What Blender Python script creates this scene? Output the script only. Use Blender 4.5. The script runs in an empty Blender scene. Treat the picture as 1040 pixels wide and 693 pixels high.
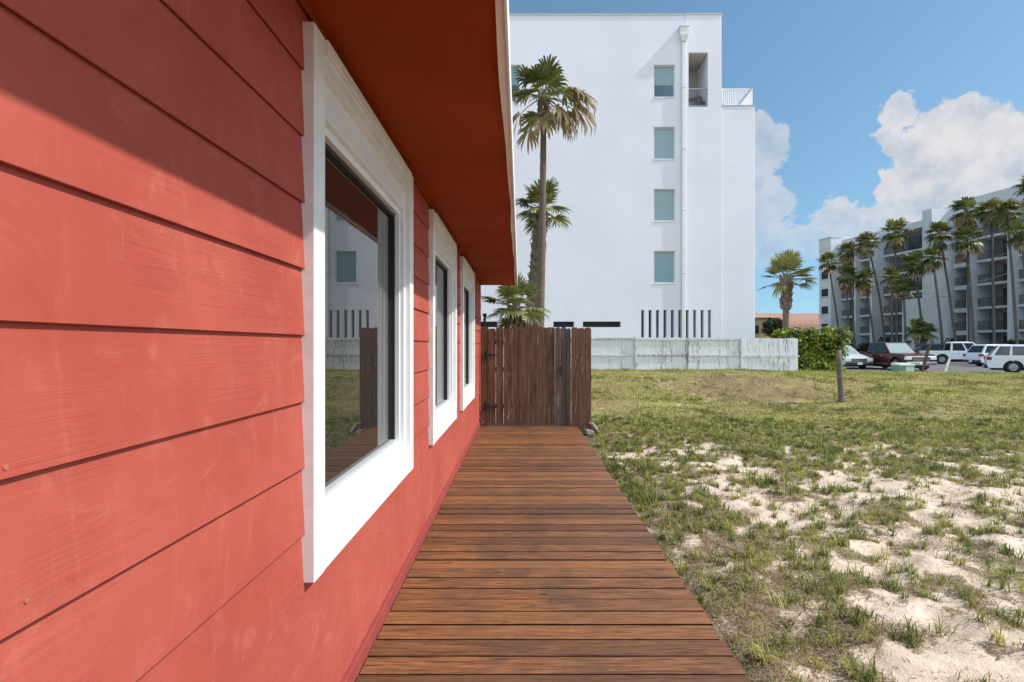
import bpy, bmesh, math, random
import numpy as np
from mathutils import Vector, Matrix

R = math.radians
random.seed(7)
rng = np.random.default_rng(11)
scn = bpy.context.scene
COL = scn.collection

# ------------------------------------------------------------------ camera
F_PX, VX, VY, HC = 550.0, 528.0, 351.0, 1.48          # focal length and vanishing point measured in a 1040 px wide frame, eye height
cam_d = bpy.data.cameras.new('camera')
cam = bpy.data.objects.new('camera', cam_d)
COL.objects.link(cam)
cam.location = (0, 0, HC)
cam.rotation_euler = (R(90), 0, 0)
cam_d.sensor_width = 36.0
cam_d.lens = 36.0 * F_PX / 1040.0
cam_d.shift_x = -(VX - 520.0) / 1040.0
cam_d.shift_y = (VY - 346.5) / 1040.0
cam_d.clip_start = 0.05
cam_d.clip_end = 6000
scn.camera = cam

# ------------------------------------------------------------------ sun, sky, exposure
SUN_DIR = Vector((1.0, -0.14, 1.09)).normalized()
SUN_EL = math.asin(SUN_DIR.z)
SUN_ROT = math.atan2(SUN_DIR.x, SUN_DIR.y)
sun_d = bpy.data.lights.new('sun', 'SUN')
sun_d.energy = 3.6
sun_d.angle = R(0.8)
sun_d.color = (1.0, 0.965, 0.91)
sun = bpy.data.objects.new('sun', sun_d)
COL.objects.link(sun)
sun.location = (30, -8, 40)
sun.rotation_euler = SUN_DIR.to_track_quat('Z', 'Y').to_euler()

scn.view_settings.view_transform = 'Standard'
scn.view_settings.look = 'None'
scn.view_settings.exposure = 0.48
scn.view_settings.gamma = 1.0
scn.view_settings.use_curve_mapping = False
scn.cycles.use_denoising = True
scn.cycles.max_bounces = 8
scn.cycles.sample_clamp_indirect = 6.0

SKY_STRENGTH = 0.105
CLOUD_STRENGTH = 0.58
world = bpy.data.worlds.new('World')
scn.world = world
world.use_nodes = True


class NT:
    """small helper to chain shader nodes"""
    def __init__(self, tree):
        self.t = tree

    def n(self, kind, **kw):
        nd = self.t.nodes.new(kind)
        for k, v in kw.items():
            setattr(nd, k, v)
        return nd

    def put(self, sock, v):
        if isinstance(v, bpy.types.NodeSocket):
            self.t.links.new(v, sock)
        else:
            sock.default_value = v

    def math(self, op, a, b=0.0, c=None, clamp=False):
        nd = self.n('ShaderNodeMath', operation=op, use_clamp=clamp)
        self.put(nd.inputs[0], a)
        self.put(nd.inputs[1], b)
        if c is not None:
            self.put(nd.inputs[2], c)
        return nd.outputs[0]

    def vmath(self, op, a, b=(0, 0, 0), scale=None):
        nd = self.n('ShaderNodeVectorMath', operation=op)
        self.put(nd.inputs[0], a)
        if op == 'SCALE':
            self.put(nd.inputs['Scale'], scale)
        else:
            self.put(nd.inputs[1], b)
        return nd.outputs['Value'] if op in ('DISTANCE', 'LENGTH', 'DOT_PRODUCT') else nd.outputs[0]

    def noise(self, vec, scale, detail=4.0, rough=0.55, color=False, dist=0.0):
        nd = self.n('ShaderNodeTexNoise')
        if vec is not None:
            self.t.links.new(vec, nd.inputs['Vector'])
        nd.inputs['Scale'].default_value = scale
        nd.inputs['Detail'].default_value = detail
        nd.inputs['Roughness'].default_value = rough
        nd.inputs['Distortion'].default_value = dist
        return nd.outputs['Color' if color else 'Fac']

    def smooth(self, v, a, b, lo=0.0, hi=1.0):
        nd = self.n('ShaderNodeMapRange', interpolation_type='SMOOTHSTEP')
        self.put(nd.inputs['Value'], v)
        nd.inputs['From Min'].default_value = a
        nd.inputs['From Max'].default_value = b
        nd.inputs['To Min'].default_value = lo
        nd.inputs['To Max'].default_value = hi
        return nd.outputs[0]

    def mix(self, fac, a, b):
        nd = self.n('ShaderNodeMix', data_type='RGBA')
        self.put(nd.inputs[0], fac)
        self.put(nd.inputs[6], a if isinstance(a, bpy.types.NodeSocket) else (*a, 1))
        self.put(nd.inputs[7], b if isinstance(b, bpy.types.NodeSocket) else (*b, 1))
        return nd.outputs[2]

    def mapping(self, vec, scale=(1, 1, 1), rot=(0, 0, 0), loc=(0, 0, 0)):
        nd = self.n('ShaderNodeMapping')
        self.t.links.new(vec, nd.inputs[0])
        nd.inputs['Scale'].default_value = scale
        nd.inputs['Rotation'].default_value = rot
        nd.inputs['Location'].default_value = loc
        return nd.outputs[0]


def build_world():
    t = world.node_tree
    t.nodes.clear()
    k = NT(t)
    out = k.n('ShaderNodeOutputWorld')
    sky = k.n('ShaderNodeTexSky', sky_type='NISHITA')
    sky.sun_disc = False
    sky.sun_elevation = SUN_EL
    sky.sun_rotation = SUN_ROT
    sky.altitude = 0
    sky.air_density = 1.15
    sky.dust_density = 0.5
    sky.ozone_density = 2.0
    bg = k.n('ShaderNodeBackground')
    vd = k.vmath('NORMALIZE', k.n('ShaderNodeTexCoord').outputs['Generated'])
    vz = k.n('ShaderNodeSeparateXYZ'); t.links.new(vd, vz.inputs[0])
    vc = k.n('ShaderNodeCombineXYZ')
    t.links.new(vz.outputs[0], vc.inputs[0]); t.links.new(vz.outputs[1], vc.inputs[1])
    k.put(vc.inputs[2], k.math('ADD', k.math('MULTIPLY', k.math('MAXIMUM', vz.outputs[2], 0.0), 0.90), 0.13))
    t.links.new(k.vmath('NORMALIZE', vc.outputs[0]), sky.inputs[0])
    t.links.new(k.vmath('MULTIPLY', sky.outputs[0], (0.86, 1.05, 1.01)), bg.inputs[0])
    bg.inputs[1].default_value = SKY_STRENGTH
    # cumulus clouds: soft lumps round fixed directions of the sky, their rims broken by noise
    co = k.n('ShaderNodeTexCoord').outputs['Generated']
    d = k.vmath('NORMALIZE', co)
    w1 = k.vmath('SUBTRACT', k.noise(d, 14.0, 5.0, 0.62, color=True), (0.5, 0.5, 0.5))
    dw = k.vmath('ADD', d, k.vmath('SCALE', w1, scale=0.085))
    blobs = [(913, 112, 17), (906, 140, 18), (903, 200, 17), (918, 216, 22), (985, 108, 16), (955, 128, 28), (932, 150, 26), (998, 122, 30), (1026, 140, 34), (920, 188, 28), (962, 178, 46), (1022, 182, 54),
             (945, 215, 34), (990, 225, 46), (1090, 170, 70), (1160, 190, 80), (1060, 235, 60), (903, 222, 20),
             (770, 150, 30), (760, 200, 40), (786, 205, 26), (742, 235, 50), (846, 226, 22), (868, 236, 26), (826, 246, 24),
             (800, 250, 30), (890, 250, 24), (700, 210, 60), (610, 225, 60), (560, 120, 40)]
    acc = None
    for (px, py, r) in blobs:
        c = Vector(((px - VX) / F_PX, 1.0, (VY - py) / F_PX))
        rr = r / F_PX / c.length * 0.98
        c.normalize()
        f = k.math('SUBTRACT', 1.0, k.math('DIVIDE', k.vmath('DISTANCE', dw, tuple(c)), rr))
        if acc is None:
            acc = f
        else:
            nd = k.n('ShaderNodeMath', operation='SMOOTH_MAX')
            k.put(nd.inputs[0], acc); k.put(nd.inputs[1], f); nd.inputs[2].default_value = 0.12
            acc = nd.outputs[0]
    # added cloud field behind the viewer, out of view, as fill light
    sep = k.n('ShaderNodeSeparateXYZ'); t.links.new(d, sep.inputs[0])
    gen = k.math('SUBTRACT', k.noise(d, 3.2, 5.0, 0.55), 0.50)
    behind = k.math('MULTIPLY', k.smooth(sep.outputs['Y'], 0.15, -0.25), k.smooth(sep.outputs['Z'], 0.02, 0.12))
    genm = k.math('MULTIPLY', k.math('MULTIPLY', gen, 9.0), behind)
    genm = k.math('SUBTRACT', genm, k.math('SUBTRACT', 1.0, behind))
    acc = k.math('MAXIMUM', acc, genm)
    fine = k.math('SUBTRACT', k.noise(d, 46.0, 6.0, 0.6), 0.5)
    dens = k.math('ADD', acc, k.math('MULTIPLY', fine, 0.75))
    mask = k.smooth(dens, 0.0, 0.20)
    mask = k.math('MULTIPLY', mask, k.math('MAXIMUM', k.smooth(sep.outputs['X'], 0.44, 0.58, 0.60, 0.96), k.smooth(sep.outputs['Y'], 0.2, -0.1, 0.0, 0.9)))
    mask = k.math('MULTIPLY', mask, k.smooth(sep.outputs['Z'], 0.07, 0.22))
    # light from the upper right: compare the same lumps a little way towards the sun
    d2 = k.vmath('ADD', d, (0.012, 0.0, 0.030))
    lump_a = k.noise(d, 20.0, 5.0, 0.6)
    lump_b = k.noise(d2, 20.0, 5.0, 0.6)
    rel = k.math('MULTIPLY', k.math('SUBTRACT', lump_a, lump_b), 2.6)
    lit = k.math('ADD', k.math('SUBTRACT', 0.80, k.math('MULTIPLY', dens, 0.42)), rel, clamp=True)
    ccol = k.mix(lit, (0.66, 0.725, 0.84), (0.98, 0.955, 0.965))
    cbg = k.n('ShaderNodeBackground')
    # the added clouds behind the viewer are brightened to strengthen the fill
    back = k.smooth(sep.outputs['Y'], 0.3, -0.3)
    t.links.new(k.mix(back, ccol, (0.84, 0.92, 1.0)), cbg.inputs[0])
    k.put(cbg.inputs[1], k.math('MULTIPLY', k.math('ADD', 1.0, k.math('MULTIPLY', back, 2.3)), CLOUD_STRENGTH))
    ms = k.n('ShaderNodeMixShader')
    t.links.new(mask, ms.inputs[0])
    t.links.new(bg.outputs[0], ms.inputs[1])
    t.links.new(cbg.outputs[0], ms.inputs[2])
    t.links.new(ms.outputs[0], out.inputs[0])


build_world()

# ------------------------------------------------------------------ materials


def new_mat(name):
    m = bpy.data.materials.new(name)
    m.use_nodes = True
    t = m.node_tree
    k = NT(t)
    b = t.nodes['Principled BSDF']
    return m, k, b


def bump(k, b, height, strength=0.3, dist=0.01):
    nd = k.n('ShaderNodeBump')
    nd.inputs['Strength'].default_value = strength
    nd.inputs['Distance'].default_value = dist
    k.put(nd.inputs['Height'], height)
    k.t.links.new(nd.outputs[0], b.inputs['Normal'])


def plain(name, col, rough=0.6, var=0.12, scale=3.0, bumps=0.0, bscale=60.0, metal=0.0, spec=0.5, stretch=(1, 1, 1)):
    m, k, b = new_mat(name)
    co = k.mapping(k.n('ShaderNodeTexCoord').outputs['Object'], stretch)
    n = k.noise(co, scale, 5.0, 0.6)
    dark = tuple(c * (1 - var) for c in col)
    lite = tuple(min(1, c * (1 + var)) for c in col)
    k.put(b.inputs['Base Color'], k.mix(k.smooth(n, 0.3, 0.7), dark, lite))
    b.inputs['Roughness'].default_value = rough
    b.inputs['Metallic'].default_value = metal
    b.inputs['Specular IOR Level'].default_value = spec
    if bumps:
        bump(k, b, k.noise(co, bscale, 4.0, 0.6), bumps, 0.004)
    return m


def mat_siding():
    m, k, b = new_mat('red_siding_paint')
    co = k.n('ShaderNodeTexCoord').outputs['Object']
    big = k.noise(co, 2.2, 4.0, 0.6)
    streak = k.noise(k.mapping(co, (1, 7.0, 1.7), (R(24), 0, 0)), 2.4, 5.0, 0.62, dist=0.9)
    thin = k.noise(k.mapping(co, (1, 26.0, 3.5), (R(-8), 0, 0)), 1.3, 5.0, 0.65, dist=1.2)
    speck = k.noise(co, 42.0, 3.0, 0.6)
    c = k.mix(k.smooth(big, 0.30, 0.72), (0.375, 0.075, 0.053), (0.430, 0.096, 0.069))
    c = k.mix(k.smooth(streak, 0.52, 0.78, 0.0, 0.28), c, (0.53, 0.165, 0.125))
    mott = k.noise(k.mapping(co, (1, 2.4, 4.0), (R(30), 0, 0)), 2.6, 6.0, 0.68, dist=0.6)
    c = k.mix(k.smooth(mott, 0.54, 0.74, 0.0, 0.40), c, (0.54, 0.165, 0.122))
    c = k.mix(k.smooth(mott, 0.44, 0.28, 0.0, 0.45), c, (0.36, 0.060, 0.042))
    c = k.mix(k.smooth(thin, 0.62, 0.80, 0.0, 0.15), c, (0.56, 0.205, 0.160))
    c = k.mix(k.smooth(speck, 0.70, 0.80, 0.0, 0.4), c, (0.56, 0.21, 0.16))
    gl = k.noise(k.mapping(co, (1, 1.1, 55.0)), 1.0, 6.0, 0.7, dist=1.8)
    c = k.mix(k.smooth(gl, 0.58, 0.72, 0.0, 0.30), c, (0.34, 0.055, 0.040))
    k.put(b.inputs['Base Color'], c)
    b.inputs['Roughness'].default_value = 0.75
    b.inputs['Specular IOR Level'].default_value = 0.10
    grain = k.noise(k.mapping(co, (1, 1.3, 42.0)), 1.0, 6.0, 0.68, dist=1.6)
    where = k.smooth(k.noise(co, 1.5, 3.0), 0.42, 0.62)
    h = k.math('ADD', k.math('MULTIPLY', grain, where), k.math('MULTIPLY', k.noise(co, 90.0, 3.0), 0.10))
    bump(k, b, h, 0.55, 0.006)
    return m


def mat_deck():
    m, k, b = new_mat('stained_deck_wood')
    co = k.n('ShaderNodeTexCoord').outputs['Object']
    at = k.n('ShaderNodeAttribute', attribute_name='rnd')
    rv = at.outputs['Fac']
    off = k.n('ShaderNodeCombineXYZ'); k.put(off.inputs[0], k.math('MULTIPLY', rv, 37.0)); k.put(off.inputs[1], k.math('MULTIPLY', rv, 91.0))
    cb = k.vmath('ADD', co, off.outputs[0])
    grain = k.noise(k.mapping(cb, (3.2, 70.0, 8.0)), 1.0, 7.0, 0.70, dist=1.3)
    fineg = k.noise(k.mapping(cb, (7.0, 190.0, 30.0)), 1.0, 4.0, 0.6)
    patch = k.noise(k.mapping(cb, (1.6, 5.0, 1.0)), 1.3, 4.0, 0.6)
    sx = k.n('ShaderNodeSeparateXYZ'); k.t.links.new(co, sx.inputs[0])
    # the foot-worn strip along the middle is greyer and darker
    walk = k.math('MULTIPLY', k.smooth(sx.outputs['X'], -0.62, -0.15), k.smooth(sx.outputs['X'], 0.75, 0.2))
    wn = k.noise(k.mapping(co, (1.8, 1.1, 1.0)), 1.6, 5.0, 0.65)
    wear = k.math('MULTIPLY', k.math('ADD', k.math('MULTIPLY', walk, 0.55), 0.45), k.smooth(wn, 0.36, 0.66))
    c = k.mix(k.smooth(grain, 0.36, 0.62), (0.060, 0.025, 0.013), (0.305, 0.126, 0.049))
    c = k.mix(k.smooth(patch, 0.55, 0.78, 0.0, 0.6), c, (0.360, 0.150, 0.045))
    c = k.mix(k.math('MULTIPLY', wear, 0.70), c, (0.088, 0.049, 0.032))
    blot = k.noise(k.mapping(co, (3.0, 5.0, 1.0)), 2.2, 6.0, 0.7)
    c = k.mix(k.smooth(blot, 0.60, 0.74, 0.0, 0.55), c, (0.055, 0.032, 0.020))
    c = k.mix(k.smooth(rv, 0.35, 1.0, 0.0, 0.50), c, (0.062, 0.032, 0.018))
    c = k.mix(k.smooth(rv, 0.30, 0.0, 0.0, 0.30), c, (0.36, 0.150, 0.045))
    knot = k.n('ShaderNodeTexVoronoi'); k.t.links.new(k.mapping(cb, (2.6, 7.0, 1.0)), knot.inputs['Vector']); knot.inputs['Scale'].default_value = 1.0
    c = k.mix(k.smooth(knot.outputs['Distance'], 0.10, 0.03, 0.0, 0.85), c, (0.025, 0.011, 0.006))
    c = k.mix(k.smooth(fineg, 0.60, 0.75, 0.0, 0.5), c, (0.035, 0.016, 0.009))
    k.put(b.inputs['Base Color'], c)
    k.put(b.inputs['Roughness'], k.smooth(grain, 0.3, 0.7, 0.62, 0.44))
    b.inputs['Specular IOR Level'].default_value = 0.32
    h = k.math('ADD', k.math('MULTIPLY', grain, 0.7), k.math('MULTIPLY', fineg, 0.5))
    bump(k, b, h, 0.55, 0.006)
    return m


def mat_fence_wood(name, dark, mid, pale, pale_amt):
    m, k, b = new_mat(name)
    co = k.n('ShaderNodeTexCoord').outputs['Object']
    at = k.n('ShaderNodeAttribute', attribute_name='rnd')
    rv = at.outputs['Fac']
    off = k.n('ShaderNodeCombineXYZ'); k.put(off.inputs[0], k.math('MULTIPLY', rv, 37.0)); k.put(off.inputs[2], k.math('MULTIPLY', rv, 51.0))
    cb = k.vmath('ADD', co, off.outputs[0])
    grain = k.noise(k.mapping(cb, (42.0, 42.0, 1.6)), 1.0, 6.0, 0.65, dist=0.8)
    c = k.mix(k.smooth(grain, 0.3, 0.7), dark, mid)
    flake = k.noise(k.mapping(cb, (22.0, 22.0, 2.4)), 1.0, 6.0, 0.7)
    th = k.math('SUBTRACT', flake, k.math('MULTIPLY', k.math('SUBTRACT', rv, 0.5), 0.20))
    c = k.mix(k.smooth(th, pale_amt, pale_amt + 0.10), c, pale)
    k.put(b.inputs['Base Color'], c)
    b.inputs['Roughness'].default_value = 0.85
    b.inputs['Specular IOR Level'].default_value = 0.2
    bump(k, b, grain, 0.6, 0.006)
    return m


def mat_leaf(name, a, c, rough=0.45, trans=0.22, scale=1.4, spec=0.4):
    m, k, b = new_mat(name)
    co = k.n('ShaderNodeTexCoord').outputs['Object']
    oi = k.n('ShaderNodeAttribute', attribute_name='rnd').outputs['Fac']
    n = k.noise(co, scale, 3.0, 0.6)
    v = k.math('ADD', k.math('MULTIPLY', n, 0.6), k.math('MULTIPLY', oi, 0.5))
    colr = k.mix(k.smooth(v, 0.25, 0.85), a, c)
    k.put(b.inputs['Base Color'], colr)
    b.inputs['Roughness'].default_value = rough
    b.inputs['Specular IOR Level'].default_value = spec
    tr = k.n('ShaderNodeBsdfTranslucent')
    k.put(tr.inputs[0], colr)
    ms = k.n('ShaderNodeMixShader')
    ms.inputs[0].default_value = trans
    k.t.links.new(b.outputs[0], ms.inputs[1])
    k.t.links.new(tr.outputs[0], ms.inputs[2])
    k.t.links.new(ms.outputs[0], k.t.nodes['Material Output'].inputs[0])
    return m


def mat_glass(name, col=(0.012, 0.013, 0.014), ior=1.9, rough=0.0):
    m, k, b = new_mat(name)
    b.inputs['Base Color'].default_value = (*col, 1)
    b.inputs['Roughness'].default_value = rough
    b.inputs['IOR'].default_value = ior
    b.inputs['Specular IOR Level'].default_value = 0.5
    co = k.n('ShaderNodeTexCoord').outputs['Object']
    bump(k, b, k.noise(co, 1.3, 2.0), 0.012, 0.02)
    return m


def mat_ground():
    m, k, b = new_mat('sandy_ground')
    co = k.n('ShaderNodeTexCoord').outputs['Object']
    cov = k.n('ShaderNodeAttribute', attribute_name='cover').outputs['Fac']
    soil = k.n('ShaderNodeAttribute', attribute_name='soil').outputs['Fac']
    n1 = k.noise(co, 6.0, 6.0, 0.65)
    n2 = k.noise(co, 34.0, 5.0, 0.65)
    n3 = k.noise(co, 140.0, 3.0, 0.6)
    sand = k.mix(k.smooth(n1, 0.3, 0.7), (0.54, 0.425, 0.325), (0.69, 0.565, 0.455))
    sand = k.mix(k.smooth(n3, 0.56, 0.72, 0.0, 0.55), sand, (0.22, 0.16, 0.11))
    sand = k.mix(k.smooth(n2, 0.58, 0.74, 0.0, 0.30), sand, (0.33, 0.25, 0.17))
    thatch = k.mix(k.smooth(n2, 0.34, 0.66), (0.150, 0.108, 0.050), (0.40, 0.315, 0.160))
    green = k.mix(k.smooth(n2, 0.32, 0.68), (0.150, 0.145, 0.040), (0.40, 0.375, 0.115))
    turf = k.mix(k.smooth(k.noise(k.mapping(co, (0.6, 1.0, 1.0)), 1.1, 5.0, 0.65), 0.44, 0.60), thatch, green)
    brown = k.mix(k.smooth(n2, 0.34, 0.66), (0.10, 0.070, 0.036), (0.33, 0.245, 0.135))
    lawn = k.n('ShaderNodeAttribute', attribute_name='lawn').outputs['Fac']
    n4 = k.noise(co, 75.0, 5.0, 0.7)
    litter = k.mix(k.smooth(n4, 0.36, 0.64), (0.085, 0.058, 0.036), (0.40, 0.305, 0.205))
    litter = k.mix(k.smooth(n2, 0.54, 0.70, 0.0, 0.35), litter, (0.13, 0.135, 0.035))
    turf = k.mix(lawn, litter, turf)
    edge = k.math('ADD', k.math('MULTIPLY', k.math('SUBTRACT', n2, 0.5), 1.0), k.math('MULTIPLY', k.math('SUBTRACT', n4, 0.5), 1.0))
    c = k.mix(k.smooth(k.math('ADD', cov, edge), 0.40, 0.62), sand, turf)
    c = k.mix(k.smooth(k.math('ADD', soil, k.math('MULTIPLY', k.math('SUBTRACT', n2, 0.5), 0.9)), 0.35, 0.65), c, brown)
    k.put(b.inputs['Base Color'], c)
    b.inputs['Roughness'].default_value = 0.95
    b.inputs['Specular IOR Level'].default_value = 0.1
    h = k.math('ADD', k.math('MULTIPLY', n2, 0.8), k.math('MULTIPLY', n3, 0.35))
    bump(k, b, h, 0.55, 0.03)
    return m


M = {}
M['siding'] = mat_siding()
M['soffit'] = plain('soffit_paint', (0.300, 0.047, 0.0090), 0.8, 0.14, 1.6, 0.15, 25, spec=0.12)
M['base_red'] = plain('base_board_paint', (0.30, 0.052, 0.044), 0.6, 0.10, 3.0)
M['trim'] = plain('white_trim_paint', (0.79, 0.775, 0.75), 0.55, 0.06, 7.0, 0.12, 30)
M['vinyl'] = plain('white_vinyl', (0.82, 0.82, 0.81), 0.35, 0.02, 4.0)
M['fascia'] = plain('weathered_white_paint', (0.84, 0.80, 0.74), 0.7, 0.14, 9.0, 0.35, 40, stretch=(1, 0.35, 1))
M['bead'] = plain('grey_glazing_bead', (0.42, 0.43, 0.44), 0.5, 0.05)
M['gasket'] = plain('black_rubber', (0.012, 0.012, 0.013), 0.5, 0.1)
M['glass'] = mat_glass('window_glass', (0.022, 0.020, 0.018), 2.0)
M['deck'] = mat_deck()
M['deck_gap_shade'] = plain('gap_shade_grime', (0.016, 0.010, 0.007), 0.95, 0.4, 30, spec=0.1)  # near-black colour carries the shade between the deck boards
M['gate'] = mat_fence_wood('brown_stained_boards', (0.062, 0.032, 0.020), (0.205, 0.108, 0.070), (0.42, 0.34, 0.30), 0.645)
M['gate_grey'] = mat_fence_wood('grey_weathered_post', (0.058, 0.042, 0.036), (0.150, 0.112, 0.098), (0.22, 0.19, 0.175), 0.62)
M['iron'] = plain('black_iron', (0.014, 0.013, 0.013), 0.5, 0.2, 20, 0.2, 80)
M['wfence'] = mat_fence_wood('worn_white_fence_paint', (0.58, 0.59, 0.62), (0.80, 0.80, 0.83), (0.20, 0.19, 0.19), 0.575)
M['wrail'] = mat_fence_wood('bare_fence_rail', (0.52, 0.53, 0.55), (0.76, 0.76, 0.78), (0.17, 0.15, 0.14), 0.53)
def mat_stucco():
    m, k, b = new_mat('white_stucco')
    co = k.n('ShaderNodeTexCoord').outputs['Object']
    big = k.noise(co, 0.30, 5.0, 0.6)
    run = k.noise(k.mapping(co, (2.6, 2.6, 0.10)), 1.0, 6.0, 0.7)
    c = k.mix(k.smooth(big, 0.3, 0.7), (0.745, 0.738, 0.805), (0.80, 0.788, 0.85))
    c = k.mix(k.smooth(run, 0.55, 0.80, 0.0, 0.40), c, (0.60, 0.595, 0.62))
    c = k.mix(k.smooth(k.noise(co, 5.0, 4.0, 0.7), 0.62, 0.78, 0.0, 0.15), c, (0.62, 0.62, 0.64))
    k.put(b.inputs['Base Color'], c)
    b.inputs['Roughness'].default_value = 0.88
    b.inputs['Specular IOR Level'].default_value = 0.2
    bump(k, b, k.noise(co, 9.0, 5.0, 0.65), 0.18, 0.01)
    return m


M['stucco'] = mat_stucco()
M['stucco_edge'] = plain('coping_metal', (0.52, 0.53, 0.55), 0.5, 0.05, 2)
M['pipe'] = plain('white_pipe', (0.74, 0.75, 0.77), 0.45, 0.04, 3)
M['slot'] = plain('vent_screen_and_loggia_shade', (0.020, 0.022, 0.022), 0.7, 0.2, 4)
M['blind'] = plain('teal_blind_glass', (0.215, 0.335, 0.355), 0.10, 0.09, 9.0, stretch=(14, 1, 0.2))
M['blue_pane'] = plain('blue_pane', (0.060, 0.125, 0.190), 0.08, 0.10, 5.0)
M['niche'] = plain('niche_plaster', (0.55, 0.51, 0.46), 0.85, 0.05, 2)
M['rail_white'] = plain('white_rail_paint', (0.86, 0.86, 0.87), 0.5, 0.03, 3)
M['rail_grey'] = plain('grey_rail_metal', (0.33, 0.34, 0.35), 0.4, 0.05, 3)
M['rail_dark'] = plain('dark_rail_metal', (0.045, 0.047, 0.052), 0.5, 0.1, 3)
M['furn'] = plain('dark_wicker', (0.035, 0.035, 0.035), 0.7, 0.2, 30)
M['condo'] = plain('grey_white_stucco', (0.66, 0.68, 0.71), 0.85, 0.06, 0.5, 0.1, 8)
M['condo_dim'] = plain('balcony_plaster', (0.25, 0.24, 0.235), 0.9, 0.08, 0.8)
M['condo_slab'] = plain('slab_edge_paint', (0.60, 0.61, 0.62), 0.8, 0.05, 1)
M['condo_glass'] = mat_glass('sliding_door_glass', (0.02, 0.024, 0.028), 1.6, 0.03)
M['trunk'] = plain('palm_bark', (0.135, 0.095, 0.070), 0.9, 0.30, 5.0, 0.7, 16, stretch=(1, 1, 6))
M['trunk_far'] = plain('palm_bark_grey', (0.125, 0.110, 0.098), 0.9, 0.25, 2.0, 0.5, 8, stretch=(1, 1, 5))
M['boot'] = plain('palm_boot_bark', (0.180, 0.135, 0.100), 0.9, 0.45, 9.0, 0.7, 20)
M['palm'] = mat_leaf('palm_leaf', (0.062, 0.084, 0.020), (0.270, 0.270, 0.075), 0.5, 0.2, 0.9)
M['palm_dead'] = mat_leaf('dead_palm_leaf', (0.200, 0.135, 0.075), (0.460, 0.345, 0.220), 0.8, 0.2, 1.2, 0.15)
M['petiole'] = plain('palm_petiole', (0.200, 0.190, 0.085), 0.6, 0.25, 4)
M['hedge'] = mat_leaf('hedge_leaf', (0.065, 0.125, 0.012), (0.410, 0.445, 0.050), 0.35, 0.30, 2.0, 0.5)
M['hedge_core'] = plain('hedge_twigs', (0.030, 0.040, 0.014), 0.9, 0.4, 6)
M['hedge_red'] = mat_leaf('reddening_leaf', (0.40, 0.12, 0.03), (0.50, 0.26, 0.05), 0.5, 0.25)
M['shrub'] = mat_leaf('dark_shrub_leaf', (0.020, 0.034, 0.012), (0.060, 0.075, 0.026), 0.6, 0.15)
M['ground'] = mat_ground()
M['grass'] = mat_leaf('grass_blade', (0.085, 0.118, 0.018), (0.470, 0.440, 0.120), 0.55, 0.32, 1.1, 0.3)
M['grass_dry'] = mat_leaf('dry_grass_blade', (0.070, 0.044, 0.027), (0.400, 0.290, 0.175), 0.8, 0.15, 1.4, 0.15)
M['asphalt'] = plain('asphalt', (0.115, 0.115, 0.118), 0.85, 0.18, 1.4, 0.3, 80)
M['line'] = plain('parking_line_paint', (0.62, 0.62, 0.60), 0.7, 0.12, 6)
M['kerb'] = plain('kerb_concrete', (0.36, 0.35, 0.33), 0.9, 0.15, 3)
M['post'] = plain('weathered_post', (0.160, 0.132, 0.108), 0.9, 0.35, 9, 0.8, 30, stretch=(4, 4, 0.6))
M['stake_white'] = plain('white_stake', (0.72, 0.66, 0.62), 0.8, 0.1, 6)
M['stake_brown'] = plain('brown_stake', (0.075, 0.038, 0.034), 0.8, 0.25, 6)
M['box_green'] = plain('pale_green_metal', (0.13, 0.27, 0.17), 0.5, 0.12, 2)
M['box_lid'] = plain('light_green_metal', (0.47, 0.58, 0.50), 0.5, 0.06, 2)  # lid and door panel, a paler green than the cabinet
M['slab'] = plain('broken_slab', (0.33, 0.265, 0.245), 0.9, 0.2, 12, 0.5, 40)
M['paint_maroon'] = plain('maroon_car_paint', (0.052, 0.011, 0.013), 0.22, 0.08, 1)
M['paint_white'] = plain('white_car_paint', (0.74, 0.76, 0.79), 0.25, 0.02, 1)
M['paint_silver'] = plain('silver_car_paint', (0.46, 0.48, 0.50), 0.28, 0.03, 1)
M['paint_black'] = plain('black_car_paint', (0.014, 0.014, 0.016), 0.2, 0.1, 1)
M['car_glass'] = mat_glass('car_glass', (0.018, 0.022, 0.024), 1.55, 0.02)
M['screen_glass'] = mat_glass('windscreen_glass', (0.26, 0.32, 0.31), 1.7, 0.03)  # pale base colour stands for glare reflected in the windscreen
M['tyre'] = plain('tyre_rubber', (0.018, 0.018, 0.018), 0.85, 0.1)
M['rim'] = plain('alloy_rim', (0.42, 0.43, 0.44), 0.35, 0.1, 3, metal=0.6)
M['chrome'] = plain('chrome', (0.62, 0.63, 0.64), 0.18, 0.03, 3, metal=0.9)
M['plastic'] = plain('dark_plastic', (0.025, 0.025, 0.027), 0.6, 0.1)
M['lamp_clear'] = plain('headlamp_glass', (0.70, 0.72, 0.74), 0.1, 0.04)
M['lamp_red'] = plain('tail_lamp_red', (0.33, 0.014, 0.016), 0.2, 0.1)
M['plate'] = plain('number_plate', (0.70, 0.70, 0.71), 0.4, 0.03)
M['tan_wall'] = plain('tan_plaster', (0.50, 0.37, 0.20), 0.9, 0.08, 0.6)
M['rtile'] = plain('terracotta_tiles', (0.33, 0.185, 0.135), 0.85, 0.20, 3, 0.5, 5)
M['roof_tan'] = plain('tan_roof_tiles', (0.33, 0.25, 0.16), 0.9, 0.2, 3)
M['roof_grey'] = plain('grey_shingles', (0.16, 0.155, 0.15), 0.9, 0.2, 6, 0.4, 20)
M['wire'] = plain('cable_sheath', (0.30, 0.31, 0.32), 0.6, 0.05)

# ------------------------------------------------------------------ mesh helpers


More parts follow.
